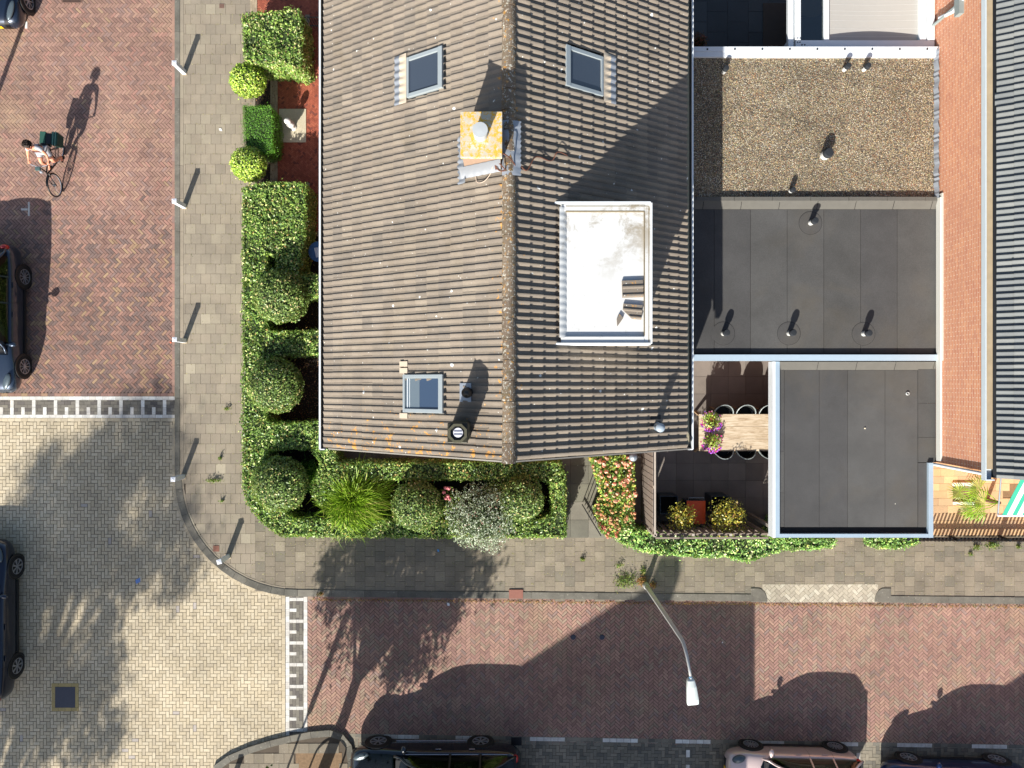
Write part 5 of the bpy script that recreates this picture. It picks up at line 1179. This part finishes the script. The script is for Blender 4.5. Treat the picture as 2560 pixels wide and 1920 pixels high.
mb=MB(); mb.tube([(-.22,.28,.93),(-.22,.37,.97),(.22,.37,.97),(.22,.28,.93)],.016,6); mb.build('handle',simple('grey_handle',(110,116,120),.5),t)
for px,lb in ((1672,'open dark metal box left of the orange lidded bin'),(1800,'open dark metal box right of the orange lidded bin')):
    x,y=P(px,1262,.75); t=thing('planter_box',lb,'planter',(x,y,.07)); mb=MB(); w,d,h=.26,.26,.7
    mb.box(-w,w,d-.02,d,0,h); mb.box(-w,-w+.02,-d,d-.021,0,h); mb.box(w-.02,w,-d,d-.021,0,h); mb.box(-w+.021,w-.021,-d,-d+.02,0,h); mb.build('sides',simple('slate_metal',(56,66,74),.5,metal=.2),t); mb=MB(); mb.box(-w+.021,w-.021,-d+.021,d-.021,.05,.2); mb.build('soil',m_soil,t)
x,y=P(1617,1148,.6); t=thing('air_unit','small dark unit with round fan at the house corner','air unit',(x+.1,y,.07)); mb=MB(); mb.box(-.16,.16,-.2,.14,0,.55); mb.build('case',m_bin,t,bevel=.01); mb=MB(); mb.lathe([(.11,.55),(.10,.565),(.07,.57),(.06,.556),(.001,.556)],(0,-.02,0),18,closed=False); mb.build('fan_ring',simple('bluish_ring',(90,104,130),.4),t)
mb=MB(); mb.lathe([(.001,.0),(.1,.01),(.12,.05),(.09,.1),(.001,.12)],(0,0,0),16,closed=False); x,y=P(1583,1143,1.75); o=mb.build('wall_lamp',m_zinc,None,smooth=True); o.location=(x,y,1.7); tag(o,'pale round lamp at the house corner above the salmon hydrangea','lamp')
# iron gate
gx,gy=P(1436,1256,.1); t=thing('iron_gate','black wrought iron side gate standing open over the path','gate',(P(1492,1322,.1)[0],P(0,1322,.1)[1],.07))
mI=simple('black_iron',(28,28,28),.5,metal=.3); mb=MB(); 
hx=Vector((-36,60,0)).normalized(); Lg=.86
for zz in (.12,.85,.99): mb=MB(); mb.beam(hx*0+Vector((0,0,zz)),hx*Lg+Vector((0,0,zz)),.03); mb.build('rail',mI,t)
for k in range(8): mb=MB(); p=hx*(Lg*k/7); mb.beam(p+Vector((0,0,.05)),p+Vector((0,0,1.02+.18*math.sin(math.pi*k/7))),.02); mb.build('bar',mI,t)
mb=MB(); mb.tube([tuple(hx*(Lg*.82+.06*math.cos(a)*(1-a/14))+Vector((0,0,.92+.06*math.sin(a)*(1-a/14)))) for a in [q*.5 for q in range(22)]],.008,5); mb.build('scroll',mI,t)
# blue table with book, statue, garden post
x,y=P(797,629,.72); t=thing('bistro_table','round blue bistro table beside the house gutter','table',(x,y,.07)); mb=MB(); mb.lathe([(.29,.63),(.30,.64),(.30,.655),(.001,.656)],(0,0,0),28,closed=False); mb.build('table_top',simple('blue_paint',(58,98,146),.5,var=.06),t); mb=MB(); mb.tube([(0,0,0),(0,0,.63)],.025,8); mb.build('leg',m_blk,t)
x,y=P(796,630,.75); mb=MB(); mb.box(-.1,.1,-.14,.14,0,.02); o=mb.build('book',simple('pale_paper',(206,212,220),.7)); o.location=(x,y,.07+.658); o.rotation_euler=(0,0,R(12)); tag(o,'pale open book lying on the blue bistro table','book')
x,y=P(733,319,.1); m_st=simple('white_stone',(216,212,204),.75,var=.15,vs=18); t=thing('statue','white garden bust on a pedestal standing on the shell bed','statue',(x,y,.09))
mb=MB(); mb.lathe([(.1,0),(.1,.03),(.06,.06),(.055,.16),(.09,.2),(.09,.22)],(0,0,0),16); mb.build('pedestal',m_st,t,smooth=False)
mb=MB(); mb.lathe([(.02,.22),(.12,.26),(.13,.33),(.06,.39),(.05,.42),(.09,.46),(.105,.53),(.09,.60),(.04,.64),(.001,.645)],(0,0,0),18,M=Matrix.Diagonal((1,.85,1,1)),closed=False); mb.build('bust',m_st,t,smooth=True)
x,y=P(775,52,.6); t=thing('garden_railing','dark green ornate railing between north hedge block and house','railing',(P(755,0,.6)[0],P(0,46,.6)[1],.07))
for k in range(9): mb=MB(); mb.tube([(k*.07,0,0),(k*.07,0,.62)],.01,5); mb.build('bar',m_blk,t)
for zz in (.1,.6): mb=MB(); mb.tube([(0,0,zz),(.6,0,zz)],.014,5); mb.build('rail',simple('green_iron',(50,74,70),.5),t)
# ---------------- houses south of the picture, seen only as shadows ----------------
def south_house(x,y,label):   # x,y: middle of the north gable
    t=thing('south_house',label,'house',(x,y,0),group='houses south of the side street'); hw=4.37; ze,zr=5.8,8.0
    mb=MB(); mb.add([(-hw+.2,0,0),(hw-.2,0,0),(hw-.2,0,ze),(0,0,zr-.1),(-hw+.2,0,ze),(-hw+.2,-9,0),(hw-.2,-9,0),(hw-.2,-9,ze),(0,-9,zr-.1),(-hw+.2,-9,ze)],[(4,3,2,1,0),(5,6,7,8,9),(0,5,9,4),(1,2,7,6)]); mb.build('wall',m_brickw,t)
    mb=MB(); mb.add([(-hw,.15,ze-.05),(0,.15,zr),(hw,.15,ze-.05),(-hw,-9.2,ze-.05),(0,-9.2,zr),(hw,-9.2,ze-.05)],[(0,3,4,1),(1,4,5,2)]); mb.add([(-hw,.15,ze-.2),(0,.15,zr-.15),(hw,.15,ze-.2),(-hw,-9.2,ze-.2),(0,-9.2,zr-.15),(hw,-9.2,ze-.2)],[(0,1,4,3),(1,2,5,4)]); mb.build('roof',m_tile,t)
    mb=MB(); mb.box(-.3,.3,-.9,-.3,zr-.4,zr+.75); mb.build('chimney',m_brickw,t); return t
rsx,rsy=P(1640,1455); z_=8.0; south_house(rsx-z_*SHX,rsy-z_*SHY,'brick house south of the side street whose gable shades the lamp')
z_=8.0; south_house(rsx-z_*SHX+15.5,rsy-z_*SHY,'brick house south of the parked blue car whose roof shades the corner')
ex,ey=P(1887,1504); z_=5.2; ex-=z_*SHX; ey-=z_*SHY; t=thing('flat_annex','two storey flat roofed annex south of the side street','building',(ex,ey,0)); mb=MB(); mb.box(-2.9,0,-9,0,0,z_-.15); mb.build('wall',m_brickw,t); mb=MB(); mb.box(-2.9,0,-9,0,z_-.148,z_); mb.build('roof',m_bitD,t)
# ---------------- cars ----------------
def paint(name,c,metal=.4,rough=.3,coat=1):
    n=N(name); n.col(lin(c)); n.rough(rough); n.b.inputs['Metallic'].default_value=metal; n.b.inputs['Coat Weight'].default_value=coat; n.b.inputs['Coat Roughness'].default_value=.03; return n.m
m_tyre=simple('tyre',(24,24,25),.85,var=.2); m_rim=simple('alloy',(176,178,184),.3,metal=.7,var=.05); m_rimD=simple('dark_alloy',(90,96,104),.35,metal=.7)
m_cg=glassmat('car_glass',(.20,.30,.29),.05,.01); m_cgd=glassmat('dark_car_glass',(.10,.13,.14),.04,.01)
m_int=simple('car_interior',(30,30,32),.8); m_seat=simple('seat_cloth',(84,92,86),.85); m_seatP=simple('seat_pale',(150,160,146),.85)
m_hl=simple('headlamp_glass',(84,96,102),.32,metal=.3,var=.25,vs=14); m_tl=glassy('red_lamp',(190,16,14),.2,.6); m_chr=simple('chrome',(210,212,216),.15,metal=.9,var=.02); m_plate=simple('yellow_plate',(236,186,30),.5,var=.04)
def sm(v,xs,ys): return float(np.interp(v,xs,ys))
def car(name,label,cx,cy,rz_,L,W_,Hh,pm,fo,wb,rim=None,spk=10,zb=.95,glass=None,seat=None,tA=.27,tB=.42,tD=.80,tE=.95,chrome=False,plate=False,lampc=(.26,.10,.05),wr=.325,hood=.86,twin=False):
    t=thing(name,label,'car',(cx,cy,0),rz_); hw=W_/2; X=lambda tt:L/2-L*tt
    ts=[0,.012,.035,.08,.15,.22,tA,.36,.5,.62,.74,.84,.91,.95,.98,1.0]
    topz=lambda q: sm(q,[0,.012,.04,.1,tA-.02,tA+.04,.8,.92,.96,.985,1],[.50,.60,hood-.17,hood-.09,hood+.03,zb-.02,zb-.02,zb+.0,zb-.03,zb-.2,.55])
    wid=lambda q: hw*sm(q,[0,.012,.035,.08,.15,.25,.8,.9,.95,.985,1],[.66,.80,.88,.945,.985,1,1,.975,.93,.82,.66])
    low=lambda q: sm(q,[0,.03,.1,.9,.97,1],[.34,.22,.2,.2,.26,.4])
    def sec(q):
        z=topz(q); w=wid(q); lo=low(q); mid=min(.62,z-.14); 
        return [(0,z),(.5*w,z-.004),(.78*w,z-.022),(.92*w,z-.06),(.985*w,z-.13),(w,(z-.13+.5)/2 if z>.7 else z-.16),(w*.995,.47 if z>.66 else .42),(.975*w,.33),(.9*w,lo)]
    mb=MB(); rowsR=[[(X(q),-y,z) for y,z in sec(q)][::-1]+[(X(q),y,z) for y,z in sec(q)][1:] for q in ts]; mb.grid(rowsR)
    mb.add(rowsR[0],[tuple(range(len(rowsR[0])))]); mb.add(rowsR[-1],[tuple(range(len(rowsR[-1])))[::-1]])
    body=mb.build('body',pm,t,smooth=True,sub=2)
    # greenhouse
    tops=lambda q: sm(q,[tA,tA+(tB-tA)*.5,tB,tB+.06,.6,tD-.03,tD,tD+(tE-tD)*.55,tE],[zb+.0,zb+(Hh-zb)*.56,Hh-.075,Hh-.02,Hh,Hh-.03,Hh-.07,zb+(Hh-zb)*.5,zb+.01])
    wt=lambda q: hw*(.90-.23*max(0,(tops(q)-zb)/(Hh-zb)))
    def cap(q0,q1,n,nm,mat,inset=0,dz=0,parent=None):
        mb=MB(); rr=[]
        for i in range(n+1):
            q=q0+(q1-q0)*i/n; w=wt(q)-inset; rr.append([(X(q),w*v,tops(q)+dz-.095*abs(v)**2.5) for v in [-1,-.85,-.6,-.3,0,.3,.6,.85,1]])
        mb.grid(rr); return mb.build(nm,mat,parent or t,smooth=True)
    g=glass or m_cg
    cap(tB-.004,tD+.004,12,'roof',pm); cap(tA-.02,tB,6,'windscreen',g,.03); cap(tD,tE+.005,6,'rear_window',m_cgd if glass is None else g,.05)
    for s in (-1,1):
        q0s=[tA+.045,.60,.775]; q1s=[.585,.755,tE-.05]
        for q0,q1 in zip(q0s,q1s):
            if q1-q0<.03: continue
            mb=MB(); rr=[]
            for i in range(9):
                q=q0+(q1-q0)*i/8; zt_=tops(q)-.10; zt_=max(zt_,zb+.015); rr.append([(X(q),s*hw*.925,zb-.01),(X(q),s*(hw*.925*.5+wt(q)*.5+.012),(zb+zt_)/2),(X(q),s*(wt(q)+.004),zt_)])
            mb.grid(rr,flip=(s>0)); mb.build('side_window',g,t,smooth=True)
            if chrome: mb=MB(); mb.tube([(a[0][0],a[0][1]+s*.006,a[0][2]+.004) for a in rr],.009,5); mb.tube([(a[2][0],a[2][1]+s*.006,a[2][2]+.006) for a in rr],.008,5); mb.build('window_trim',m_chr,t)
        mb=MB(); qs=[tA-.01+(tE+.01-tA)*i/18 for i in range(19)]; mb.tube([(X(q),s*(wt(q)-.012),max(zb,tops(q)-.09)) for q in qs],.034,7); mb.build('roof_rail',pm,t,smooth=True)
        for q in (.5925,.765): mb=MB(); mb.beam((X(q),s*hw*.915,zb-.03),(X(q),s*(wt(q)),tops(q)-.10),.045,.05); mb.build('pillar',pm if not chrome else m_blk,t)
        mb=MB(); q=.34
        # mirror
        mb.tube([(X(tA+.05),s*hw*.9,zb),(X(tA+.05),s*(hw+.05),zb+.03)],.025,6); M=Matrix.Translation((X(tA+.048),s*(hw+.11),zb+.05))@Matrix.Diagonal((.075,.12,.07,1)); mb.lathe([(.001,-1),(.7,-.75),(1,-.2),(1,.3),(.6,.9),(.001,1)],(0,0,0),12,M=M,closed=False); mb.build('wing_mirror',pm if not plate else m_blk,t,smooth=True)
        for q in (.52,.715): mb=MB(); mb.box(X(q)-.085,X(q)+.085,s*(hw+.004)-.012,s*(hw+.004)+.012,.79,.82); mb.build('door_handle',m_chr if chrome else pm,t,bevel=.006)
        # seams
        mb=MB()
        for q in (.335,.60,.775):
            pts=[(X(q),s*(y+.004),z) for y,z in sec(q)[3:8]]; mb.tube(pts,.0035,4,cap=False)
        mb.build('door_seam',m_blk,t)
        mb=MB(); mb.box(X(.8),X(.26),s*hw*.96-.02,s*hw*.96+.02,.2,.27); mb.build('sill',m_blk if not chrome else m_chr,t,bevel=.01)
        # lamps
        for nm,q,zz,mt,sz in (('headlight',.06,hood-.16,m_hl,lampc),('tail_light',.965,zb-.12,m_tl,(.09,.12,.13))):
            mb=MB(); c=Vector((X(q)-(.06 if q<.5 else 0),s*(wid(q)*.83),(zz+.05) if q<.5 else zz)); M=Matrix.Translation(c)@Matrix.Rotation(-s*R(24 if q<.5 else -12),4,'Z')@Matrix.Rotation(R(12 if q<.5 else 0),4,'Y')@Matrix.Diagonal((*sz,1)); mb.lathe([(.001,-1),(.55,-.85),(.9,-.45),(1,0),(.9,.45),(.55,.85),(.001,1)],(0,0,0),16,M=M,closed=False); mb.build(nm,mt,t,smooth=True)
        for ax in (fo,fo+wb):
            xx=L/2-ax; yo=s*(hw+.012)
            mb=MB(); M=Matrix.Translation((xx,s*(hw-.004),wr))@Matrix.Rotation(R(90),4,'X'); mb.lathe([(wr+.055,-.012),(wr+.05,.012)],(0,0,0),28,M=M); mb.build('wheel_arch',m_blk,t)
            M=Matrix.Translation((xx,yo-s*.1,wr))@Matrix.Rotation(-s*R(90),4,'X')
            mb=MB(); mb.lathe([(wr*.68,-.1),(wr*.95,-.1),(wr,-.06),(wr,.06),(wr*.95,.1),(wr*.70,.115),(wr*.68,.06)],(0,0,0),30,M=M); wl=mb.build('wheel',m_tyre,t,smooth=False)
            mb=MB(); mb.lathe([(wr*.70,.112),(wr*.64,.112),(wr*.62,.075),(wr*.61,.04)],(0,0,0),30,M=M,closed=False); mb.lathe([(.05,.095),(.045,.11),(.001,.112)],(0,0,0),12,M=M,closed=False)
            for k in range(spk):
                a=2*math.pi*k/spk+.3; da=.06 if not twin else .13
                for dd in ((0,) if not twin else (-.09,.09)):
                    p0=Vector((.04*math.cos(a),.04*math.sin(a),.1)); p1=Vector((wr*.65*math.cos(a+dd),wr*.65*math.sin(a+dd),.105)); mb.beam(M@p0,M@p1,.022)
            mb.build('rim',rim or m_rim,wl)
            mb=MB(); mb.lathe([(wr*.60,.02),(.001,.02)],(0,0,0),20,M=M,closed=False); mb.build('brake_disc',m_blk,wl)
    # interior
    mb=MB(); rr=[[(X(tA+(tE-tA)*i/10),v*hw*.89,zb+.02) for v in (-1,-.5,0,.5,1)] for i in range(11)]; mb.grid(rr); mb.build('interior',m_int,t)
    for q in (.50,.70):
        for s in (-1,1): mb=MB(); M=Matrix.Translation((X(q),s*hw*.42,zb+.02))@Matrix.Rotation(R(-14),4,'Y'); mb.box(-.05,.07,-.23,.23,-.1,min(.33,Hh-zb-.2),M); mb.box(.07,.42,-.23,.23,-.12,-.0,M) ; mb.build('seat',seat or m_seat,t,bevel=.04)
    mb=MB(); mb.box(X(tA+.065),X(tA+.01),-hw*.8,hw*.8,zb-.02,zb+.05); mb.build('dashboard',m_int,t,bevel=.02)
    mb=MB(); mb.box(L/2-.055,L/2+.012,-.5,.5,.34,.5); mb.build('grille',m_blk,t,bevel=.015)
    mb=MB(); mb.box(L/2+.01,L/2+.024,-.26,.26,.40,.51); mb.build('number_plate',m_plate,t)
    mb=MB(); mb.beam((X(tA+.0),.1,topz(tA)+.045),(X(tA+.035),.62*hw/.9,zb+.13),.014); mb.beam((X(tA+.0),-.5*hw,topz(tA)+.045),(X(tA+.04),.05,zb+.13),.014); mb.build('wiper',m_blk,t)
    return t
m_navy=paint('navy_paint',(24,36,54)); m_slate=paint('slate_paint',(40,54,72),.5,.3); m_bluep=paint('deep_blue_paint',(8,22,46),.4); m_blackp=paint('black_blue_paint',(14,24,34),.3,.22); m_pinkp=paint('rose_gold_paint',(206,184,178),.45,.36); m_blue2=paint('bright_blue_paint',(10,36,84),.4)
car('parked_car','slate blue car parked at the left edge with its nose by the ladder marking',-15.37,1.93,R(-90),4.36,1.80,1.49,m_slate,.77,2.66,spk=10,zb=.93)
car('parked_car','dark blue car nosing in at the top left corner with yellow plate',-15.27,12.78,R(-90),4.5,1.82,1.5,m_navy,.83,2.66,spk=8,plate=True,lampc=(.30,.09,.05))
car('parked_car','blue car in tree shade at the lower left edge',-15.62,-6.95,R(90),4.70,1.86,1.52,m_bluep,.81,2.95,rim=m_rim,spk=7,zb=.97,twin=True)
car('parked_car','large black estate car at the bottom edge right of the tree pit',-2.24,-11.54,R(180),5.02,1.90,1.55,m_blackp,.79,3.03,rim=m_rim,spk=7,zb=.98,chrome=True,glass=None,tA=.28,tB=.43,tD=.83,tE=.97,wr=.35,hood=.88,twin=True)
car('parked_car','small rose gold hatchback parked at the bottom edge',8.22,-11.56,R(180-1.3),3.88,1.66,1.47,m_pinkp,.79,2.5,spk=12,seat=m_seatP,wr=.31,tA=.25,tB=.42,tD=.84,tE=.985,lampc=(.2,.12,.08),zb=.93,hood=.88)
car('parked_car','bright blue car cut by the bottom right corner',13.02,-11.98,R(180-1.2),4.25,1.75,1.48,m_blue2,.85,2.62,spk=9,lampc=(.26,.10,.06))
# ---------------- cyclist ----------------
o2=P(160,379); F=Vector((-.054,-.9985,0)); Lf=Vector((.9985,-.054,0))
def B(a,b,z): return Vector((F.x*a+Lf.x*b,F.y*a+Lf.y*b,z))
bike=thing('bicycle','black city bicycle ridden down the red road','bicycle',(o2[0],o2[1],0))
m_bk=simple('bicycle_black',(20,21,22),.4,metal=.2); m_bs=simple('bicycle_silver',(196,200,204),.3,metal=.6); m_spoke=simple('spoke',(120,122,124),.3,metal=.8)
def ring(c,ax1,ax2,r,n=36): return [c+ax1*(r*math.cos(2*math.pi*k/n))+ax2*(r*math.sin(2*math.pi*k/n)) for k in range(n+1)]
for a0,nm in ((0,'rear'),(1.11,'front')):
    st=Vector((0,0,0)) ; ax=F.copy()
    if nm=='front': ax=(F+Lf*.04).normalized()
    c=B(a0,0,.345); mb=MB(); mb.tube(ring(c,ax,Vector((0,0,1)),.33),.021,7,cap=False); w=mb.build('wheel',m_bk,bike,smooth=True)
    mb=MB(); mb.tube(ring(c,ax,Vector((0,0,1)),.305),.011,5,cap=False); mb.build('rim',m_bs,w)
    mb=MB()
    for k in range(24): an=2*math.pi*k/24; mb.beam(c,c+ax*.3*math.cos(an)+Vector((0,0,.3*math.sin(an))),.0035)
    mb.tube([c-Lf*.05,c+Lf*.05],.028,8); mb.build('spokes',m_spoke,w)
    mb=MB(); sd=Lf*.028; pr=[[c+ax*.365*math.cos(t)+Vector((0,0,.365*math.sin(t)))+sd*v for v in (-1,0,1)] for t in ([R(q) for q in range(40,190,10)] if nm=='rear' else [R(q) for q in range(70,185,10)])]; mb.grid(pr); mb.grid([[p-Vector((0,0,.004)) for p in r] for r in pr],flip=True); mb.build('mudguard',m_bk,bike)
mb=MB(); bb=B(.42,0,.30); st=B(.22,0,.93); ht=B(.80,0,.98); hb=B(.86,0,.68)
mb.tube([bb,st],.017,8); mb.tube([bb,hb],.02,8); mb.tube([B(.30,0,.68),hb+Vector((0,0,.06))],.017,8); mb.tube([hb,ht],.02,8)
for s in (-1,1): mb.tube([bb+Lf*.03*s,B(0,.05*s,.345)],.011,6); mb.tube([B(.26,0,.8)+Lf*.02*s,B(0,.05*s,.345)],.010,6)
mb.build('frame',m_bk,bike)
mb=MB()
for s in (-1,1): mb.tube([hb+Lf*.035*s,B(1.0,.05*s,.55),B(1.11,.055*s,.345)],.013,6)
mb.build('fork',m_bk,bike)
mb=MB(); mb.tube([ht,B(.775,0,1.07)],.014,6); mb.tube([B(.66,-.30,1.06),B(.74,-.22,1.08),B(.79,-.05,1.09),B(.79,.05,1.09),B(.74,.22,1.08),B(.66,.30,1.06)],.012,7); mb.build('handlebar',m_bs,bike)
for s in (-1,1): mb=MB(); mb.tube([B(.60,.31*s,1.055),B(.70,.26*s,1.07)],.018,8); mb.build('grip',m_bk,bike)
mb=MB(); mb.lathe([(.001,-.05),(.04,-.04),(.045,.03),(.001,.05)],B(.90,0,.95),10,closed=False); mb.build('lamp',m_bs,bike)
mb=MB(); mb.box(-.07,.07,-.05,.05,-.03,.03,Matrix.Translation(B(.86,.01,1.12))); mb.build('phone_holder',simple('green_grey',(70,92,90),.5),bike,bevel=.01)
mb=MB(); c=B(.2,0,.97); rr=[[c+F*(a)+Lf*(w_*v)+Vector((0,0,.02-.02*v*v)) for v in (-1,-.5,0,.5,1)] for a,w_ in ((-.13,.05),(-.08,.09),(0,.07),(.08,.03),(.14,.018))]; mb.grid(rr); mb.grid([[p-Vector((0,0,.05)) for p in r] for r in rr],flip=True); mb.build('saddle',m_bk,bike)
mb=MB(); mb.lathe([(.09,-.004),(.09,.004)],(0,0,0),16,M=Matrix.Translation(bb-Lf*.06)@Matrix.Rotation(R(90),4,'X')); mb.tube([bb+Lf*.07,B(.25,.09,.25)],.012,5); mb.tube([bb-Lf*.07,B(.59,-.09,.36)],.012,5); mb.build('crank',m_bs,bike)
for a,b,z in ((.25,.14,.25),(.59,-.14,.36)): mb=MB(); mb.cbox(B(a,b,z),(.09,.09,.02)); mb.build('pedal',m_bk,bike)
mb=MB()
for s in (-1,0,1): mb.beam(B(.12,.06*s,.74),B(-.3,.06*s,.74),.012)
mb.beam(B(-.28,.05,.74),B(0,.05,.345),.01); mb.beam(B(-.28,-.05,.74),B(0,-.05,.345),.01); mb.build('luggage_rack',m_bk,bike)
x,y=o2[0]+B(-.13,.02,0).x,o2[1]+B(-.13,.02,0).y
m_gc=simple('dark_green_canvas',(26,62,54),.8,var=.15,vs=20); bag=thing('pannier_bag','dark green double pannier hanging over the rear rack of the bicycle','bag',(x,y,.42))
for s in (-1,1):
    mb=MB(); c=Lf*(.17*s); M=Matrix.Translation(c)@Matrix.Rotation(math.atan2(F.y,F.x),4,'Z'); mb.add([M@Vector(v) for v in ((-.17,-.06,0),(.15,-.06,0),(.15,.06,0),(-.17,.06,0),(-.21,-.075,.33),(.19,-.075,.33),(.19,.075,.33),(-.21,.075,.33))],[(3,2,1,0),(0,1,5,4),(1,2,6,5),(2,3,7,6),(3,0,4,7),(4,5,6,7)]); mb.build('side_bag',m_gc,bag,bevel=.02)
    mb=MB(); M2=M@Matrix.Translation((0,0,.335)); mb.box(-.2,.17,-.085,.085,0,.018,M2); mb.build('flap',simple('canvas_flap',(34,78,66),.8),bag,bevel=.008)
mb=MB(); M=Matrix.Rotation(math.atan2(F.y,F.x),4,'Z'); mb.box(-.16,.16,-.08,.08,.30,.345,M); mb.build('bridge',m_blk,bag,bevel=.01)
mb=MB(); 
for s in (-.07,.07): mb.box(-.22,.2,.17+s*.5-.012,.17+s*.5+.012,.352,.36,M)
mb.build('strap',simple('pale_strap',(110,150,130),.7),bag)
# person
def skin(name,verts,edges,rad,mat,parent=None,sub=2,root=0):
    me=bpy.data.meshes.new(name); me.from_pydata([tuple(v) for v in verts],edges,[]); me.materials.append(mat); o=link(bpy.data.objects.new(name,me)); o.parent=parent
    md=o.modifiers.new('skin','SKIN'); md.use_smooth_shade=True; md.branch_smoothing=.6
    sk=me.skin_vertices[0].data if me.skin_vertices else None
    if sk is None:
        bpy.context.view_layer.objects.active=o; bpy.ops.object.select_all(action='DESELECT'); o.select_set(True); bpy.ops.mesh.customdata_skin_add(); sk=me.skin_vertices[0].data
    for i,r in enumerate(rad): sk[i].radius=(r,r) if not isinstance(r,tuple) else r; sk[i].use_root=(i==root)
    s=o.modifiers.new('sub','SUBSURF'); s.levels=sub; s.render_levels=sub; return o
m_skin=simple('skin',(222,150,118),.55,var=.05); m_skin.node_tree.nodes['Principled BSDF'].inputs['Subsurface Weight'].default_value=.08
m_cloth=simple('grey_cotton',(172,172,176),.9,var=.1,vs=9,bump=.3); m_hair=simple('dark_curly_hair',(44,30,22),.7,var=.4,vs=40,bump=.8)
V=[];E=[];Rd=[]
def nd(a,b,z,r,par=None):
    V.append(B(a,b,z)); Rd.append(r); i=len(V)-1
    if par is not None: E.append((par,i))
    return i
pel=nd(.24,0,.99,.125); wa=nd(.27,0,1.13,.105,pel); chs=nd(.31,-.01,1.27,.12,wa); nb_=nd(.32,-.015,1.37,.07,chs); nk=nd(.335,-.02,1.42,.05,nb_); hd1=nd(.36,-.025,1.49,.075,nk); hd2=nd(.355,-.025,1.57,.088,hd1); hd3=nd(.34,-.025,1.63,.05,hd2)
nose=nd(.455,-.028,1.535,.012,hd1)
for s,kn,ft in ((1,(.52,.17,.72),(.24,.13,.30)),(-1,(.58,-.13,.80),(.56,-.13,.43))):
    hp=nd(.27,.095*s,.96,.088,pel); th=nd((.27+kn[0])/2,(.1*s+kn[1])/2+.01*s,(.96+kn[2])/2+.01,.078,hp); k=nd(*kn,.055,th); cf=nd((kn[0]*.6+ft[0]*.4),(kn[1]*.6+ft[1]*.4),kn[2]*.6+ft[2]*.4,.05,k); an=nd(ft[0],ft[1],ft[2]+.02,.032,cf); nd(ft[0]+.14,ft[1],ft[2]-.03,.03,an)
    sh=nd(.33,.17*s,1.345,.055,nb_); el=nd(.47,.27*s,1.17,.04,sh); wr_=nd(.60,.285*s,1.105,.026,el); pm_=nd(.655,.275*s,1.09,.03,wr_)
    for q in range(4): k1=nd(.70+.003*q,.275*s+(.03-.02*q)*s,1.095,.0095,pm_); nd(.715,.275*s+(.03-.02*q)*s,1.065-.004*(q%2),.0085,k1)
    k1=nd(.655,.235*s,1.085,.011,pm_); nd(.685,.225*s,1.075,.009,k1)
P0=(o2[0],o2[1],0); per=skin('person',V,E,Rd,m_skin); per.location=P0
tag(per,'person in grey shirt and shorts with dark curly hair riding the bicycle','person')
V=[];E=[];Rd=[]
w0=nd(.25,0,1.02,.135); w1=nd(.27,0,1.13,.122,w0); w2=nd(.31,-.01,1.27,.138,w1); w3=nd(.325,-.015,1.365,.082,w2)
for s in (1,-1): a=nd(.33,.17*s,1.345,.072,w3); nd(.40,.225*s,1.26,.062,a)
sh_=skin('shirt',V,E,Rd,m_cloth,per)
V=[];E=[];Rd=[]
w0=nd(.24,0,1.0,.14)
for s,kn in ((1,(.52,.17,.72)),(-1,(.58,-.13,.80))): a=nd(.27,.095*s,.965,.102,w0); nd(.27*.35+kn[0]*.65,.1*s*.35+kn[1]*.65+.01*s,.96*.35+kn[2]*.65+.01,.09,a)
skin('shorts',V,E,Rd,m_cloth,per)
for s,ft in ((1,(.24,.13,.30)),(-1,(.56,-.13,.43))):
    V=[];E=[];Rd=[]; a=nd(ft[0]-.02,ft[1],ft[2]-.02,.042); b=nd(ft[0]+.08,ft[1],ft[2]-.04,.042,a); nd(ft[0]+.17,ft[1],ft[2]-.045,.03,b); skin('shoe',V,E,Rd,m_blk,per)
V=[];E=[];Rd=[]
n_=900; d=RNG.normal(0,1,(n_,3)); d/=np.linalg.norm(d,axis=1)[:,None]; hc=B(.325,-.025,1.575); fr=np.array([F.x,F.y,0]); k=(d@fr)<.45; d=d[k&(d[:,2]>-.6)]
C=np.array(hc)+d*np.array([.108,.118,.105])*RNG.uniform(.85,1.22,(len(d),1)); leafcloud('hair',C,d,.05,m_hair,per,tilt=.8,wr=.5)
mb=MB(); rr=[[Vector(hc)+Vector((.1*math.cos(ph)*math.cos(a),.11*math.cos(ph)*math.sin(a),.1*math.sin(ph)))-F*.012 for a in [2*math.pi*q/14 for q in range(15)]] for ph in [-.3+1.87*i/7 for i in range(8)]]; mb.grid(rr); mb.build('hair_base',m_hair,per,smooth=True)
for s in (-1,1):
    mb=MB(); mb.lathe([(.001,-.01),(.009,0),(.001,.01)],B(.432,-.025+.032*s,1.555),8,closed=False); mb.build('eye',m_blk,per)
    mb=MB(); mb.lathe([(.001,-.028),(.012,-.01),(.013,.012),(.001,.028)],B(.36,-.025+.088*s,1.53),8,closed=False); mb.build('ear',m_skin,per)
mb=MB(); mb.cbox(B(.443,-.027,1.50),(.035,.012,.008)); mb.build('mouth',simple('lips',(170,84,76),.6),per)
